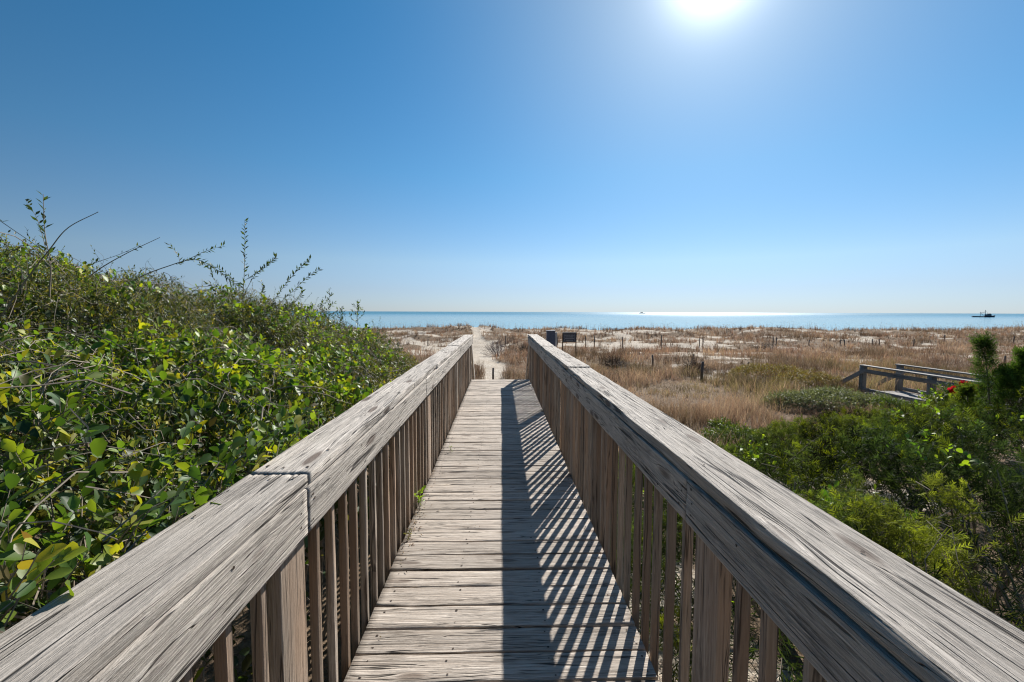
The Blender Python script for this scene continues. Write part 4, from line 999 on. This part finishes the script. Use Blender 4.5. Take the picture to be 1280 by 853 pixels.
weed(q.x, 4.3, .0, .06, 5, 'tiny green sprout standing alone between planks in the middle distance', BR)

# dry leaf bits lodged along the deck edges
n = 170; sd = rng.random(n) < .75
x = np.where(sd, XL + .01 + rng.exponential(.035, n), XR - .01 - rng.exponential(.03, n)); y = rng.uniform(1.2, 8.5, n); k_ = rng.random(n) < .3; x = np.where(k_, rng.uniform(XL, XR, n), x)
y = np.where(sd & ~k_ & (rng.random(n) < .6), rng.normal(2.75, .25, n), y)
fl = Fol(); a = rng.random(n) * 6.28
fl.add(*instances(SMALL, np.stack([x, y, .006 + 0 * x], -1), np.stack([np.cos(a), np.sin(a), 0 * a], -1), norm(np.stack([.2 * rng.normal(size=n), .2 * rng.normal(size=n), 1 + 0 * a], -1)), .022 * (.5 + rng.random(n)), .011 + 0 * a, palette(n, [(.16, .10, .06), (.28, .2, .12), (.07, .05, .04), (.35, .3, .2)], [.3, .3, .25, .15])))
tag(fl.build('leaf_litter', M_GRASS, None), kind='stuff', label='dry leaf bits scattered along the edges of the boardwalk deck', cat='leaf litter')
# ------------------------------------------------------------------ boats
def boat(px, py, name, lab, L, Yd, rz):
    p = at(px, py, Yd); p.z = SEA; e = empty(name, p, lab, 'boat', rz=rz)
    V = []; Q = []; n = 13
    for i in range(n):
        t = i / (n - 1) * 2 - 1; x = t * L / 2; w = L * .13 * (1 - max(0, t) ** 2.6) * (1 if t > -.9 else .8); sh = L * (.055 + .05 * max(0, t) ** 2 + .012 * t * t)
        V += [(x, -w, sh), (x - (L * .04 if t > .8 else 0), -w * .7, -.5), (x - (L * .04 if t > .8 else 0), w * .7, -.5), (x, w, sh)]
    for i in range(n - 1):
        a = i * 4
        for j in range(3): Q.append((a + j, a + j + 1, a + 5 + j, a + 4 + j))
        Q.append((a + 3, a, a + 4, a + 7))
    Q += [(0, 3, 2, 1), ((n - 1) * 4, (n - 1) * 4 + 1, (n - 1) * 4 + 2, (n - 1) * 4 + 3)]
    obj('hull', np_mesh('hull', V, [Q], M_HULL), e)
    return e
b = boat(1230, 394, 'fishing_boat', 'dark fishing trawler with raised outriggers anchored on the sea at the right', 23, 560, math.pi)
b.rotation_euler.z = R(-22)
mb = MB(); mb.box((4.2, 0, 2.6), (5.5, 3.2, 2.6)); mb.box((5.0, 0, 4.3), (2.6, 2.4, 1.2)); mb.build('cabin', M_CABIN, b)
mb = MB(); mb.tube([(1.2, 0, 1), (1.2, 0, 9.5)], .34, .24, 6); mb.tube([(-3.8, 0, 1), (-3.8, 0, 7)], .26, .2, 6); mb.tube([(-3.8, 0, 6.2), (1.2, 0, 6.2)], .16, .16, 5); mb.build('mast', M_CABIN, b)
for s_ in (-1, 1):
    mb = MB(); mb.tube([(1.0, s_ * 1, 1.4), (1.0 + s_ * 5.5, s_ * 6, 3.0), (1 + s_ * 8.5, s_ * 9, 5.6)], .22, .14, 5); mb.tube([(1.2, 0, 9), (1 + s_ * 8, s_ * 7.5, 3.8)], .09, .09, 4); mb.build('outrigger', M_CABIN, b)
b = boat(803, 392, 'fishing_boat', 'tiny distant boat in the glitter on the horizon', 26, 1700, 0)
mb = MB(); mb.box((-3, 0, 3.4), (9, 4, 2.4)); mb.build('cabin', M_HULL, b)
b.location.x = at(803, 392, 1700).x
